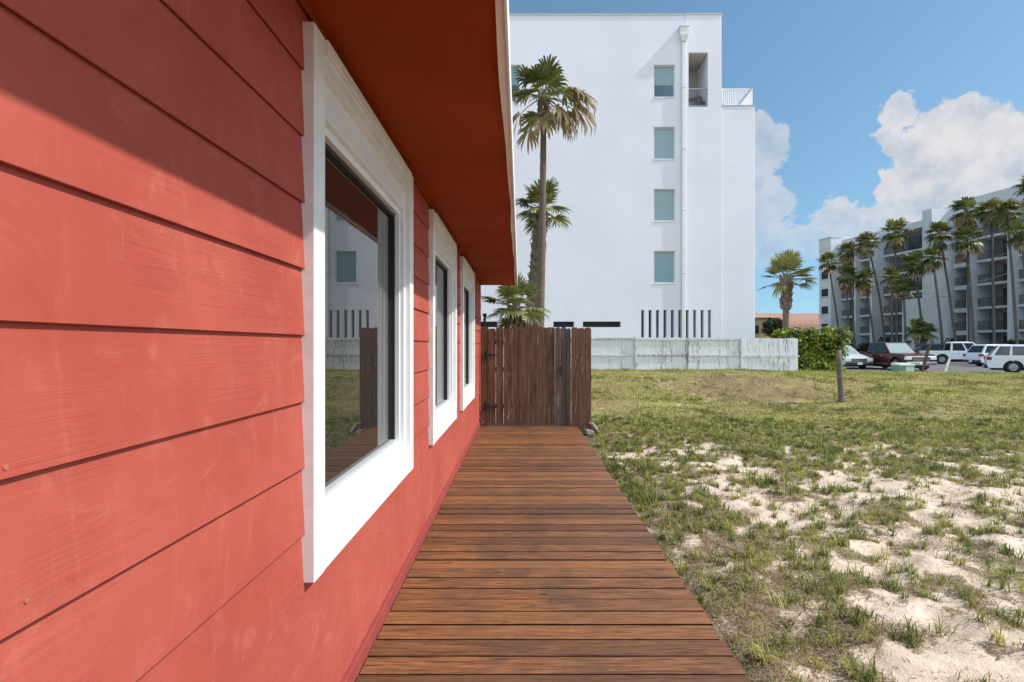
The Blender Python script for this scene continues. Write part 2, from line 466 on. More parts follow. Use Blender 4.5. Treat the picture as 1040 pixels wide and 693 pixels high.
class MB:
    def __init__(self):
        self.v, self.f, self.m, self.r = [], [], [], []

    def face(self, pts, mi=0, rnd=0.5):
        i = len(self.v)
        self.v.extend(tuple(p) for p in pts)
        self.f.append(tuple(range(i, i + len(pts))))
        self.m.append(mi)
        self.r.extend([rnd] * len(pts))

    def hexa(self, p, mi=0, rnd=0.5):
        """p: 8 corners, bottom ring then top ring, both counter-clockwise from above"""
        i = len(self.v)
        self.v.extend(tuple(q) for q in p)
        self.r.extend([rnd] * 8)
        for q in ((3, 2, 1, 0), (4, 5, 6, 7), (0, 1, 5, 4), (1, 2, 6, 5), (2, 3, 7, 6), (3, 0, 4, 7)):
            self.f.append(tuple(i + j for j in q)); self.m.append(mi)

    def box(self, x0, x1, y0, y1, z0, z1, mi=0, rnd=0.5):
        if x0 > x1: x0, x1 = x1, x0
        if y0 > y1: y0, y1 = y1, y0
        if z0 > z1: z0, z1 = z1, z0
        self.hexa([(x0, y0, z0), (x1, y0, z0), (x1, y1, z0), (x0, y1, z0), (x0, y0, z1), (x1, y0, z1), (x1, y1, z1), (x0, y1, z1)], mi, rnd)

    def prism(self, poly, axis, a, b, mi=0, rnd=0.5):
        """extrude polygon (2 coords) along axis from a to b"""
        n = len(poly)
        i = len(self.v)
        def P(p, t):
            return (t, p[0], p[1]) if axis == 'x' else (p[0], t, p[1]) if axis == 'y' else (p[0], p[1], t)
        self.v.extend(P(p, a) for p in poly)
        self.v.extend(P(p, b) for p in poly)
        self.r.extend([rnd] * (2 * n))
        self.f.append(tuple(i + j for j in range(n))); self.m.append(mi)
        self.f.append(tuple(i + n + j for j in reversed(range(n)))); self.m.append(mi)
        for j in range(n):
            j2 = (j + 1) % n
            self.f.append((i + j2, i + j, i + n + j, i + n + j2)); self.m.append(mi)

    def tube(self, pts, radii, seg=8, mi=0, cap=True, rnd=0.5):
        pts = [Vector(p) for p in pts]
        if not hasattr(radii, '__len__'):
            radii = [radii] * len(pts)
        rings = []
        up = Vector((0, 0, 1))
        for j, p in enumerate(pts):
            a = pts[max(j - 1, 0)]; b = pts[min(j + 1, len(pts) - 1)]
            t = (b - a).normalized()
            ref = up if abs(t.z) < 0.95 else Vector((1, 0, 0))
            s = t.cross(ref).normalized()
            u = s.cross(t)
            base = len(self.v)
            for q in range(seg):
                an = 2 * math.pi * q / seg
                self.v.append(tuple(p + (s * math.cos(an) + u * math.sin(an)) * radii[j]))
                self.r.append(rnd)
            rings.append(base)
        for j in range(len(pts) - 1):
            for q in range(seg):
                q2 = (q + 1) % seg
                self.f.append((rings[j] + q, rings[j + 1] + q, rings[j + 1] + q2, rings[j] + q2)); self.m.append(mi)
        if cap:
            self.f.append(tuple(rings[0] + q for q in range(seg))); self.m.append(mi)
            self.f.append(tuple(rings[-1] + q for q in reversed(range(seg)))); self.m.append(mi)

    def build(self, name, mats, parent=None, smooth=False, bevel=0.0, fix=True):
        me = bpy.data.meshes.new(name)
        me.from_pydata(self.v, [], self.f)
        if not isinstance(mats, (list, tuple)):
            mats = [mats]
        for x in mats:
            me.materials.append(x)
        me.polygons.foreach_set('material_index', np.array(self.m, dtype=np.int32))
        at = me.attributes.new('rnd', 'FLOAT', 'POINT')
        at.data.foreach_set('value', np.array(self.r, dtype=np.float32))
        if fix and len(self.f) < 60000:
            bm = bmesh.new(); bm.from_mesh(me)
            bmesh.ops.recalc_face_normals(bm, faces=bm.faces)
            bm.to_mesh(me); bm.free()
        if smooth:
            me.polygons.foreach_set('use_smooth', np.ones(len(me.polygons), dtype=bool))
        me.update()
        o = bpy.data.objects.new(name, me)
        COL.objects.link(o)
        if parent is not None:
            o.parent = parent
        if bevel:
            md = o.modifiers.new('soft_edges', 'BEVEL')
            md.width = bevel; md.segments = 2; md.limit_method = 'ANGLE'; md.angle_limit = R(35)
        return o


def tag(o, label=None, cat=None, group=None, kind=None):
    if label: o['label'] = label
    if cat: o['category'] = cat
    if group: o['group'] = group
    if kind: o['kind'] = kind
    return o


def empty(name, loc=(0, 0, 0), rz=0.0):
    o = bpy.data.objects.new(name, None)
    o.empty_display_size = 0.2
    COL.objects.link(o)
    o.location = loc
    o.rotation_euler = (0, 0, rz)
    return o


KIDS = {}


def copy_tree(o, parent=None):
    c = o.copy()
    COL.objects.link(c)
    if parent is not None:
        c.parent = parent
        c.matrix_parent_inverse = Matrix()
    for ch in [x for x in o.children]:
        copy_tree(ch, c)
    return c


def P(px, py, Y):
    """photograph pixel at depth Y -> point"""
    return Vector(((px - VX) / F_PX * Y, Y, HC + (VY - py) / F_PX * Y))


# value noise in numpy
def _h(ix, iy, seed):
    with np.errstate(over='ignore'):
        n = (ix.astype(np.int64) * 374761393 + iy.astype(np.int64) * 668265263 + seed * 2147483647) & 0xFFFFFFFF
        n = ((n ^ (n >> 13)) * 1274126177) & 0xFFFFFFFF
        n = n ^ (n >> 16)
    return (n & 0xFFFF) / 65535.0


def vnoise(x, y, seed=0):
    ix, iy = np.floor(x), np.floor(y)
    fx, fy = x - ix, y - iy
    fx = fx * fx * (3 - 2 * fx); fy = fy * fy * (3 - 2 * fy)
    a = _h(ix, iy, seed); b = _h(ix + 1, iy, seed); c = _h(ix, iy + 1, seed); d = _h(ix + 1, iy + 1, seed)
    return (a * (1 - fx) + b * fx) * (1 - fy) + (c * (1 - fx) + d * fx) * fy


def fbm(x, y, octs=4, seed=0):
    s, a, t = 0.0, 0.5, 0.0
    for o in range(octs):
        s = s + a * vnoise(x * 2 ** o + 17.3 * o, y * 2 ** o - 9.1 * o, seed + o)
        t += a; a *= 0.5
    return s / t


def sst(v, a, b):
    t = np.clip((v - a) / (b - a), 0, 1)
    return t * t * (3 - 2 * t)


# ------------------------------------------------------------------ ground
GATE_Y = 9.97


def cover_at(x, y):
    """0 bare sand .. 1 closed turf"""
    near_deck = 1 - sst(x, 1.4, 2.3)
    far = sst(y + 0.12 * (x - 3) + 2.4 * (fbm(x * 0.45, y * 0.45, 3, 5) - 0.5), 7.6, 11.0)
    right = sst(x - 0.2 * y, 4.6, 7.5) * 0.15
    base = 0.465 + 0.22 * near_deck * (0.6 + 0.4 * sst(y, 1.0, 5.0)) + right + 0.08 * sst(2.9 - y, 0.0, 1.0) * (1 - sst(x, 2.0, 2.8))
    base = base + (1.12 - base) * far
    n = fbm(x * 1.7, y * 1.5, 3, 21)
    n1 = fbm(x * 3.6, y * 3.0, 3, 27)
    n2 = fbm(x * 9.0, y * 7.5, 3, 33)
    return base + (n - 0.5) * 0.75 + (n1 - 0.5) * 0.95 + (n2 - 0.5) * 1.1


def soil_at(x, y):
    """the brown trampled bank"""
    e = ((x - 6.6) / 2.9) ** 2 + ((y - 15.4) / 1.9) ** 2
    return np.clip(1.15 - e, 0, 1) * (0.36 + 1.05 * (fbm(x * 1.2, y * 2.2, 4, 44) - 0.2))


def height_at(x, y):
    amp = 0.66 - 0.010 * np.clip(x - 7, 0, 12)
    z = -0.15 + amp * sst(y, 10.2, 19.5) * (1 - sst(y, 21.3, 24.6)) * sst(x, -3.0, 1.6)
    bank = np.exp(-(((x - 6.8) / 3.2) ** 2)) * 0.20 * (sst(y, 14.4, 16.4) - sst(y, 17.0, 20.0)) - np.exp(-(((x - 6.4) / 3.0) ** 2) - ((y - 13.8) / 1.2) ** 2) * 0.16
    z = z + bank + soil_at(x, y) * 0.16 * (fbm(x * 2.2, y * 2.2, 3, 12) - 0.5)
    local = sst(y, 60, 30)
    z = z + local * (0.075 * (fbm(x * 0.7, y * 0.7, 3, 2) - 0.5) + 0.085 * (fbm(x * 2.6, y * 2.6, 3, 3) - 0.5) * sst(y, 22, 12) )
    c = np.clip(cover_at(x, y), 0, 1)
    z = z + (1 - c) * sst(y, 14, 10) * (0.15 * (fbm(x * 3.8, y * 3.8, 2, 8) - 0.5) + 0.05 * (fbm(x * 9, y * 9, 2, 9) - 0.5)) + c * 0.03 * sst(y, 24, 14)
    z = z - 0.05 * (1 - sst(x, 1.0, 1.25)) * sst(y, 11, 9.5)
    return z


def axis(segs):
    out = [segs[0][0]]
    for a, b, st in segs:
        n = max(1, int(round((b - a) / st)))
        out.extend(a + (b - a) * (i + 1) / n for i in range(n))
    return np.array(out)


def make_ground():
    xs = axis([(-1500, -200, 130), (-200, -20, 18), (-20, -2, 2.0), (-2, 0.8, 0.4), (0.8, 6.5, 0.045), (6.5, 12, 0.09), (12, 26, 0.35), (26, 80, 4), (80, 300, 22), (300, 1800, 150)])
    ys = axis([(-600, -60, 90), (-60, -4, 4), (-4, 1.4, 0.6), (1.4, 8, 0.045), (8, 13, 0.08), (13, 25, 0.16), (25, 40, 1.0), (40, 120, 5), (120, 400, 28), (400, 2400, 200)])
    X, Y = np.meshgrid(xs, ys)
    Z = height_at(X, Y)
    Z = np.where((X > 13) & (Y > 26.5) | (Y > 29), -0.15, Z)
    Z = np.where((X < 0.9) & (Y < 9.6), -0.30, Z)
    nx, ny = len(xs), len(ys)
    co = np.stack([X, Y, Z], -1).reshape(-1, 3)
    idx = np.arange(nx * ny).reshape(ny, nx)
    q = np.stack([idx[:-1, :-1], idx[:-1, 1:], idx[1:, 1:], idx[1:, :-1]], -1).reshape(-1, 4)
    me = bpy.data.meshes.new('ground')
    me.vertices.add(len(co)); me.vertices.foreach_set('co', co.astype(np.float32).ravel())
    me.loops.add(q.size); me.loops.foreach_set('vertex_index', q.astype(np.int32).ravel())
    me.polygons.add(len(q)); me.polygons.foreach_set('loop_start', np.arange(0, q.size, 4, dtype=np.int32))
    me.polygons.foreach_set('use_smooth', np.ones(len(q), dtype=bool))
    me.update(calc_edges=True)
    a = me.attributes.new('cover', 'FLOAT', 'POINT'); a.data.foreach_set('value', np.clip(cover_at(X, Y), 0, 1.2).astype(np.float32).ravel())
    a = me.attributes.new('lawn', 'FLOAT', 'POINT'); a.data.foreach_set('value', sst(Y + 0.15 * X, 9.0, 13.0).astype(np.float32).ravel())
    a = me.attributes.new('soil', 'FLOAT', 'POINT'); a.data.foreach_set('value', np.clip(soil_at(X, Y), 0, 1).astype(np.float32).ravel())
    me.materials.append(M['ground'])
    o = bpy.data.objects.new('ground', me); COL.objects.link(o)
    tag(o, kind='structure')


make_ground()

m = MB(); m.box(14.5, 75, 28.6, 62, -0.25, -0.13)
tag(m.build('parking_lot', M['asphalt']), kind='structure')
m = MB()
for i in range(9):
    x = 15.4 + i * 2.6
    if x < 27: m.box(x, x + 0.1, 33.6, 39.5, -0.13, -0.126)
for i in range(9):
    x = 30 + i * 2.9
    m.box(x, x + 0.1, 50.5, 55.5, -0.13, -0.126)
tag(m.build('parking_lines', M['line']), kind='structure')
m = MB(); m.box(14.3, 75, 28.35, 28.55, -0.3, -0.02); m.box(30, 75, 62.02, 62.2, -0.3, 0.0)
tag(m.build('kerb', M['kerb'], bevel=0.02), kind='structure')

# ------------------------------------------------------------------ deck walk
WX = -0.755          # face of the wall
m = MB()
pitch = 0.145
y = -2.5
i = 0
while y < GATE_Y + 0.30:
    xr = (1.0 + 0.006 * y) + random.uniform(-0.008, 0.008)
    if y + pitch > GATE_Y - 0.02:
        xr = 1.0
    dz = random.uniform(-0.0025, 0.0025)
    g = random.uniform(0.0135, 0.0185)
    yy = y + g
    tilt = random.uniform(-0.0015, 0.0015)
    r_ = random.random()
    x0 = WX + 0.030 + random.uniform(0, 0.004)
    e = 0.0022
    zt, zb = dz, dz - 0.030
    y0, y1 = yy, y + pitch
    m.prism([(y0 + 0.002, zb), (y1 - 0.002, zb), (y1 - 0.002, zt + tilt - e), (y0 + 0.002, zt - tilt - e)], 'x', x0, xr, 1, r_)      # board sides coloured dark for the gap shade, with some grime
    m.prism([(y0, zt - tilt - e), (y1, zt + tilt - e), (y1 - e * .5, zt + tilt - e * .15), (y1 - e, zt + tilt), (y0 + e, zt - tilt), (y0 + e * .5, zt - tilt - e * .15)], 'x', x0 - 0.001, xr + 0.0015, 0, r_)
    y += pitch
    i += 1
for xx in (-0.68, -0.1, 0.45, 0.93):
    m.box(xx, xx + 0.04, -2.5, GATE_Y + 0.25, -0.17, -0.036, 2, 0.3)
tag(m.build('wooden_walkway', [M['deck'], M['deck_gap_shade'], M['gate_grey'], M['gasket']]), kind='structure')

# ------------------------------------------------------------------ red house
ZSOF = HC + 1.165
HOUSE_Y0, HOUSE_Y1 = -3.5, 10.38
house = empty('beach_house', (WX, 3.5, 0))
tag(house, 'low red clapboard house with white framed windows beside the wooden walkway', 'house')
HO = Vector((WX, 3.5, 0))


def hb(mb, name, mats, parent=None, **kw):
    """build in world coordinates, then hang on the house"""
    o = mb.build(name, mats, None, **kw)
    par = parent or house
    o.parent = par
    o.matrix_parent_inverse = Matrix.Translation(-HO) if par is house else Matrix()
    return o


WIN = [(1.868, 3.61), (4.44, 6.10), (6.78, 8.55)]
ZT, ZB = HC + 1.118, HC - 0.820          # casing top and bottom
CW = 0.105
EXPO = 0.2286
joint0 = HC + 0.035
m = MB()
kmin = int(math.floor((0.05 - joint0) / EXPO))
kmax = int(math.ceil((ZSOF - joint0) / EXPO))
for kk in range(kmin, kmax):
    z0 = joint0 + kk * EXPO
    z1 = z0 + EXPO
    z0c = max(z0, 0.075)
    z1c = min(z1, ZSOF - 0.002)
    lip = 0.0120 + random.uniform(-0.001, 0.0015)

    def xf(z):
        return lip + (0.0015 - lip) * (z - z0) / EXPO

    def piece(ya, yb, za, zb):
        if zb - za < 0.004: return
        top = zb + (0.014 if abs(zb - z1) < 1e-6 and zb < ZSOF - 0.05 else 0)
        wob = random.uniform(-0.0012, 0.0012)
        n = max(1, int((yb - ya) / 0.8))
        e = 0.0014 if abs(za - z0) < 1e-6 else 0.0
        poly = [(-0.03, za), (xf(za) - e, za), (xf(za), za + e + 1e-4), (xf(top), top), (-0.03, top)]
        if e: poly = [(-0.03, za + 0.010), (xf(za) - 0.005, za + 0.010), (xf(za) - 0.005, za), (xf(za) - e, za), (xf(za), za + e), (xf(top), top), (-0.03, top)]
        if e: m.box(WX - 0.03, WX + xf(za) - 0.0052, ya, yb, za + 0.0025, za + 0.0098, 1)      # dark strip: the shade line under the lap put into colour
        poly = [(WX + p[0], p[1]) for p in poly]
        m.prism(poly, 'y', ya, yb, 0, random.random())
    cuts = [HOUSE_Y0]
    ov = 0.06
    for (a, b) in WIN:
        cuts += [a + ov, b - ov]
    cuts.append(HOUSE_Y1)
    ot, ob = ZT - ov, ZB + ov
    if z1c <= ob or z0c >= ot:
        piece(HOUSE_Y0, HOUSE_Y1, z0c, z1c)
    else:
        for q in range(0, len(cuts), 2):
            piece(cuts[q], cuts[q + 1], z0c, z1c)
        for (a, b) in WIN:
            if z0c < ob: piece(a + ov, b - ov, z0c, ob)
            if z1c > ot: piece(a + ov, b - ov, ot, z1c)
siding = hb(m, 'siding_wall', [M['siding'], plain('lap_shade_strip', (0.060, 0.020, 0.016), 0.9, 0.3, 20)])
rust = plain('rusty_nail', (0.36, 0.12, 0.05), 0.7, 0.3, 60)
for (yy, zz) in ((0.782, HC - 0.176), (0.815, HC - 0.384), (2.9, HC - 1.0), (5.6, HC - 0.98)):
    m = MB(); m.tube([(WX + 0.008, yy, zz), (WX + 0.0135, yy, zz)], 0.0042, 8)
    hb(m, 'nail_head', rust, siding)
m = MB(); m.box(WX - 0.03, WX + 0.026, HOUSE_Y0, HOUSE_Y1, -0.25, 0.072)
hb(m, 'base_board', M['base_red'], bevel=0.004)
m = MB()
m.box(-8.5, WX - 0.16, HOUSE_Y0, HOUSE_Y1 - 0.04, -0.3, ZSOF + 0.1)
m.box(WX - 0.158, WX + 0.004, HOUSE_Y1 + 0.002, HOUSE_Y1 + 0.03, -0.3, ZSOF - 0.002)
hb(m, 'inner_wall', M['base_red'])
m = MB(); m.box(WX + 0.0135, WX + 0.030, HOUSE_Y0, HOUSE_Y1, ZSOF - 0.013, ZSOF - 0.002)
hb(m, 'moulding', M['soffit'], bevel=0.003)
FX0, FX1 = -0.083, -0.043
EAVE_Y1 = 10.47
m = MB()
ss = [HOUSE_Y0, -1.1, 1.34, 3.78, 6.22, 8.66, EAVE_Y1]
for a, b in zip(ss[:-1], ss[1:]):
    m.box(WX - 0.15, FX0 - 0.001, a, b - 0.003, ZSOF, ZSOF + 0.016)
hb(m, 'soffit', M['soffit'])
m = MB()
n = 60
for q in range(n):            # slightly wavy lower edge of the old fascia
    ya = HOUSE_Y0 + (EAVE_Y1 - HOUSE_Y0) * q / n; yb = HOUSE_Y0 + (EAVE_Y1 - HOUSE_Y0) * (q + 1) / n
    wa = 0.004 * math.sin(ya * 1.9) + 0.003 * math.sin(ya * 4.3 + 1); wb = 0.004 * math.sin(yb * 1.9) + 0.003 * math.sin(yb * 4.3 + 1)
    zb_ = ZSOF - 0.018
    m.hexa([(FX0 + wa, ya, zb_ + wa), (FX1 - 0.012, ya, zb_ + wa), (FX1 - 0.012, yb, zb_ + wb), (FX0 + wb, yb, zb_ + wb),
            (FX0 + wa, ya, ZSOF + 0.16), (FX1 - 0.012, ya, ZSOF + 0.16), (FX1 - 0.012, yb, ZSOF + 0.16), (FX0 + wb, yb, ZSOF + 0.16)])
fas = hb(m, 'fascia', M['fascia'])
m = MB(); m.box(FX1 - 0.010, FX1, HOUSE_Y0, EAVE_Y1 + 0.01, ZSOF - 0.034, ZSOF + 0.17)
hb(m, 'drip_edge', M['vinyl'], fas)
m = MB(); m.box(WX - 0.15, FX0, EAVE_Y1 + 0.001, EAVE_Y1 + 0.03, ZSOF + 0.003, ZSOF + 0.16)
hb(m, 'end_fascia', M['soffit'])
m = MB()
m.prism([(FX1 - 0.004, ZSOF + 0.175), (-4.6, ZSOF + 1.7), (-9.3, ZSOF + 0.175), (-9.3, ZSOF + 0.215), (-4.6, ZSOF + 1.75), (FX1 - 0.004, ZSOF + 0.205)], 'y', HOUSE_Y0 - 0.2, EAVE_Y1 + 0.06)
hb(m, 'roof', M['roof_grey'])
m = MB()
m.prism([(FX0 - 0.02, ZSOF + 0.165), (-4.6, ZSOF + 1.69), (-9.2, ZSOF + 0.165)], 'y', HOUSE_Y0, HOUSE_Y1 - 0.1)
hb(m, 'gable', M['base_red'])

XT = WX + 0.046       # face of the casing


def ring(mb, y0, y1, z0, z1, w, xa, xb, mi=0, wt=None, wb=None):
    wt = w if wt is None else wt; wb = w if wb is None else wb
    mb.box(xa, xb, y0, y0 + w, z0, z1, mi)
    mb.box(xa, xb, y1 - w, y1, z0, z1, mi)
    mb.box(xa, xb, y0 + w + 0.0005, y1 - w - 0.0005, z1 - wt, z1, mi)
    mb.box(xa, xb, y0 + w + 0.0005, y1 - w - 0.0005, z0, z0 + wb, mi)


for wi, (a, b) in enumerate(WIN):
    m = MB()
    m.box(WX - 0.02, XT, a, a + CW, ZB, ZT)
    m.box(WX - 0.02, XT, b - CW, b, ZB, ZT)
    m.box(WX - 0.02, XT - 0.0015, a + CW + 0.001, b - CW - 0.001, ZB + 0.002, ZB + CW + 0.056)
    m.box(WX - 0.02, XT - 0.0015, a + CW + 0.001, b - CW - 0.001, ZT - CW - 0.014, ZT - 0.002)
    m.box(WX - 0.02, XT + 0.010, a + CW + 0.001, b - CW - 0.001, ZT - 0.045, ZT - 0.0025)
    m.box(WX - 0.02, XT + 0.004, a + CW + 0.0012, b - CW - 0.0012, ZT - 0.062, ZT - 0.046)
    cas = hb(m, 'window', M['trim'], bevel=0.003)
    if wi == 0:
        tag(cas, 'big square window nearest the walkway end')
    # inner frame, its head deeper than its sides
    fa, fb, fz0, fz1 = a + CW - 0.002, b - CW + 0.002, ZB + CW + 0.054, ZT - CW - 0.012
    m = MB(); ring(m, fa, fb, fz0, fz1, 0.045, WX - 0.15, WX + 0.014, wt=0.135, wb=0.03)
    ring(m, fa + 0.03, fb - 0.03, fz0 + 0.02, fz1 - 0.12, 0.028, WX - 0.15, WX - 0.012, wt=0.05, wb=0.024)
    fr = hb(m, 'window_frame', M['vinyl'], cas, bevel=0.003)
    ga, gb, gz0, gz1 = fa + 0.058, fb - 0.058, fz0 + 0.044, fz1 - 0.170
    m = MB(); ring(m, ga, gb, gz0 + 0.010, gz1, 0.022, WX - 0.0895, WX - 0.040, wb=0.001)
    hb(m, 'gasket', M['gasket'], cas)
    m = MB(); m.box(WX - 0.09, WX - 0.036, ga, gb, gz0, gz0 + 0.022); hb(m, 'glazing_bead', M['bead'], cas)
    m = MB(); m.box(WX - 0.085, WX - 0.060, ga + 0.021, gb - 0.021, gz0 + 0.021, gz1 - 0.021)
    hb(m, 'pane', M['glass'], cas)

# ------------------------------------------------------------------ wooden gate, post and short fence
def board(mb, x0, x1, y0, y1, z0, z1, r_, mi=0):
    """dog-eared picket"""
    c = 0.022
    lean = random.uniform(-0.0012, 0.0012)
    poly = [(x0, z0), (x1, z0), (x1 + lean, z1 - c), (x1 + lean - c, z1), (x0 + lean + c, z1), (x0 + lean, z1 - c)]
    mb.prism(poly, 'y', y0, y1, mi, r_)


gate = empty('wooden_gate', (-0.70, GATE_Y, 0))
tag(gate, 'dark brown board gate across the walkway end with two black hinges', 'gate')
def gb_(mb, name, mat, par, root, **kw):
    o = mb.build(name, mat, None, **kw)
    o.parent = par
    o.matrix_parent_inverse = Matrix.Translation(-root.location) if par is root else Matrix()
    return o
m = MB()
edges = [488, 496.2, 503.4, 511.3, 520.6, 528.4, 536.6, 545.8, 554.5, 563.6]
for q, (ea, eb) in enumerate(zip(edges[:-1], edges[1:])):
    xa = (ea - VX) / F_PX * GATE_Y; xb = (eb - VX) / F_PX * GATE_Y
    gp = [0.001, 0.003, 0.012, 0.002, 0.001, 0.002, 0.001, 0.003, 0.001][q]
    board(m, xa + gp / 2, xb - gp / 2, GATE_Y + random.uniform(-0.004, 0.004), GATE_Y + 0.018, 0.025, 1.815 + random.uniform(-0.025, 0.02), [0.3, .45, .55, .15, .98, .6, .35, .5, .2][q])
gb_(m, 'board_panel', M['gate'], gate, gate)
for zz in (0.32, 1.0, 1.5):
    m = MB(); m.box(-0.70, 0.63, GATE_Y + 0.020, GATE_Y + 0.058, zz, zz + 0.085)
    gb_(m, 'rail', M['gate'], gate, gate)
for py in (360.5, 413):
    zz = HC + (VY - py) / F_PX * GATE_Y
    m = MB()
    xa = (491.5 - VX) / F_PX * GATE_Y
    m.box(xa, xa + 0.050, GATE_Y - 0.018, GATE_Y - 0.0055, zz - 0.075, zz + 0.075)
    m.prism([(xa + 0.048, zz - 0.028), (xa + 0.24, zz - 0.010), (xa + 0.252, zz), (xa + 0.24, zz + 0.010), (xa + 0.048, zz + 0.028)], 'y', GATE_Y - 0.016, GATE_Y - 0.0055)
    m.tube([(xa + 0.05, GATE_Y - 0.022, zz - 0.05), (xa + 0.05, GATE_Y - 0.022, zz + 0.05)], 0.010, 8)
    gb_(m, 'hinge', M['iron'], gate, gate)
m = MB(); m.tube([((570 - VX) / F_PX * GATE_Y - 0.06, GATE_Y - 0.012, HC - 0.36), ((570 - VX) / F_PX * GATE_Y - 0.06, GATE_Y - 0.024, HC - 0.36)], 0.020, 10)

gpost = empty('gate_post', (0.75, GATE_Y, -0.1))
tag(gpost, 'grey weathered timber latch post between the brown gate and the short fence', 'post')
m = MB()
for (ea, eb, r_, dy) in ((564.0, 569.4, 0.2, -0.004), (569.8, 575.0, 0.65, 0.0), (575.4, 579.6, 0.4, -0.006)):
    board(m, (ea - VX) / F_PX * GATE_Y, (eb - VX) / F_PX * GATE_Y, GATE_Y + dy - 0.02, GATE_Y + 0.06, -0.25, 1.80 + random.uniform(-0.015, 0.02), r_)
o = gb_(m, 'post_boards', M['gate_grey'], gpost, gpost)
m = MB()
lx = (569.2 - VX) / F_PX * GATE_Y; lz = HC + (VY - 373) / F_PX * GATE_Y
m.tube([(lx, GATE_Y - 0.027, lz), (lx, GATE_Y - 0.040, lz)], 0.030, 12)
m.tube([(lx, GATE_Y - 0.040, lz), (lx, GATE_Y - 0.055, lz)], 0.014, 10)
m.box(lx - 0.012, lx + 0.012, GATE_Y - 0.036, GATE_Y - 0.027, lz - 0.14, lz - 0.03)
gb_(m, 'latch', M['iron'], gpost, gpost)

sfence = empty('short_board_fence', (1.15, GATE_Y, -0.1))
tag(sfence, 'short brown board fence stub on the grass side of the grey latch post', 'fence')
m = MB()
ed = [580.0, 586.6, 593.4, 600.2]
for q, (ea, eb) in enumerate(zip(ed[:-1], ed[1:])):
    board(m, (ea - VX) / F_PX * GATE_Y + 0.002, (eb - VX) / F_PX * GATE_Y - 0.002, GATE_Y - 0.045 + random.uniform(-.004, .004), GATE_Y - 0.022, -0.16, 1.81 + random.uniform(-0.01, 0.01), [.4, .25, .5][q])
gb_(m, 'board_panel', M['gate'], sfence, sfence)
m = MB(); m.box(1.20, 1.29, GATE_Y - 0.0195, GATE_Y + 0.07, -0.4, 1.79)
gb_(m, 'fence_post', M['gate'], sfence, sfence)
for zz in (0.3, 1.42):
    m = MB(); m.box(0.955, 1.198, GATE_Y - 0.0195, GATE_Y + 0.02, zz, zz + 0.085)
    gb_(m, 'rail', M['gate'], sfence, sfence)

# black iron rod standing behind the hinge side
m = MB()
bp = P(492.3, 330, GATE_Y + 0.12)
m.box(bp.x - 0.022, bp.x + 0.022, bp.y - 0.02, bp.y + 0.02, -0.2, 2.02)
m.box(bp.x - 0.035, bp.x + 0.035, bp.y - 0.03, bp.y + 0.03, 2.02, 2.075)
tag(m.build('black_iron_post', M['iron'], bevel=0.004), 'slim black iron post behind the hinged side of the gate', 'post')

# broken slabs on the grass
def rough_block(name, cx, cy, cz, sx, sy, sz, rot, label, mat):
    m = MB(); m.box(-sx, sx, -sy, sy, -sz, sz)
    me_o = m.build(name, mat)
    bm = bmesh.new(); bm.from_mesh(me_o.data)
    bmesh.ops.subdivide_edges(bm, edges=bm.edges, cuts=3, use_grid_fill=True)
    for v in bm.verts:
        v.co *= 1 - 0.16 * (abs(v.co.x / sx) ** 3 * abs(v.co.y / sy) ** 3) - random.uniform(0, 0.10)
    bm.to_mesh(me_o.data); bm.free()
    me_o.location = (cx, cy, cz); me_o.rotation_euler = rot
    tag(me_o, label, 'slab', 'broken slabs by the fence foot')
rough_block('broken_slab', 1.24, 9.70, -0.075, 0.085, 0.06, 0.038, (0.1, 0.25, 0.3), 'small pinkish broken slab lying flat at the foot of the brown fence', M['slab'])
rough_block('broken_slab', 1.37, 9.82, -0.030, 0.035, 0.07, 0.15, (0.1, R(-38), 0.2), 'longer pale broken slab leaning beside the end of the brown fence', M['slab'])

# ------------------------------------------------------------------ white fence
FY = 25.5
wf = empty('white_board_fence', (6, FY, 0))
tag(wf, 'worn white board fence with grey wear in front of the tall white building', 'fence')
fence_posts_px = [378, 432, 485, 538.5, 592, 645.5, 699, 753]
fx_end = (812 - VX) / F_PX * FY
pxs = [(p - VX) / F_PX * FY for p in fence_posts_px] + [fx_end]
for q, (xa, xb) in enumerate(zip(pxs[:-1], pxs[1:])):
    m = MB()
    x = xa
    n = int(round((xb - xa) / 0.142))
    w = (xb - xa) / n
    last = q == len(pxs) - 2
    for j in range(n):
        yy = FY + 0.045 + (0.10 * (j / n) ** 2 if last else 0)
        zt = 1.84 + random.uniform(-0.022, 0.015) - (0.03 * j / n if last else 0)
        m.box(x + 0.006, x + w - 0.006, yy + random.uniform(-0.003, 0.003), yy + 0.018, -0.1, zt, 0, random.random())
        x += w
    gb_(m, 'picket_panel', M['wfence'], wf, wf)
    if last: continue
    m = MB()
    for zz, h in ((0.98, 0.085), (1.735, 0.09)):
        sag = random.uniform(-0.02, 0.02)
        m.hexa([(xa + 0.03, FY, zz), (xb - 0.03, FY, zz + sag), (xb - 0.03, FY + 0.038, zz + sag), (xa + 0.03, FY + 0.038, zz),
                (xa + 0.03, FY, zz + h), (xb - 0.03, FY, zz + h + sag), (xb - 0.03, FY + 0.038, zz + h + sag), (xa + 0.03, FY + 0.038, zz + h)], 0, random.random())
    gb_(m, 'rail', M['wrail'], wf, wf)
m = MB(); m.box(pxs[-2] + 0.03, fx_end, FY + 0.004, FY + 0.040, 0.93, 1.01, 0, 0.4)
gb_(m, 'rail', M['wrail'], wf, wf)
for x in pxs[:-1]:
    m = MB(); dz = random.uniform(-0.05, 0.03)
    m.box(x - 0.045, x + 0.045, FY - 0.055, FY + 0.036, -0.3, 1.86 + dz, 0, random.choice([0.15, 0.5, 0.92]))
    gb_(m, 'fence_post', M['wrail'], wf, wf)

# ------------------------------------------------------------------ tall white building
BY = 30.0
sB = BY / F_PX
sR = (BY - 0.04) / F_PX


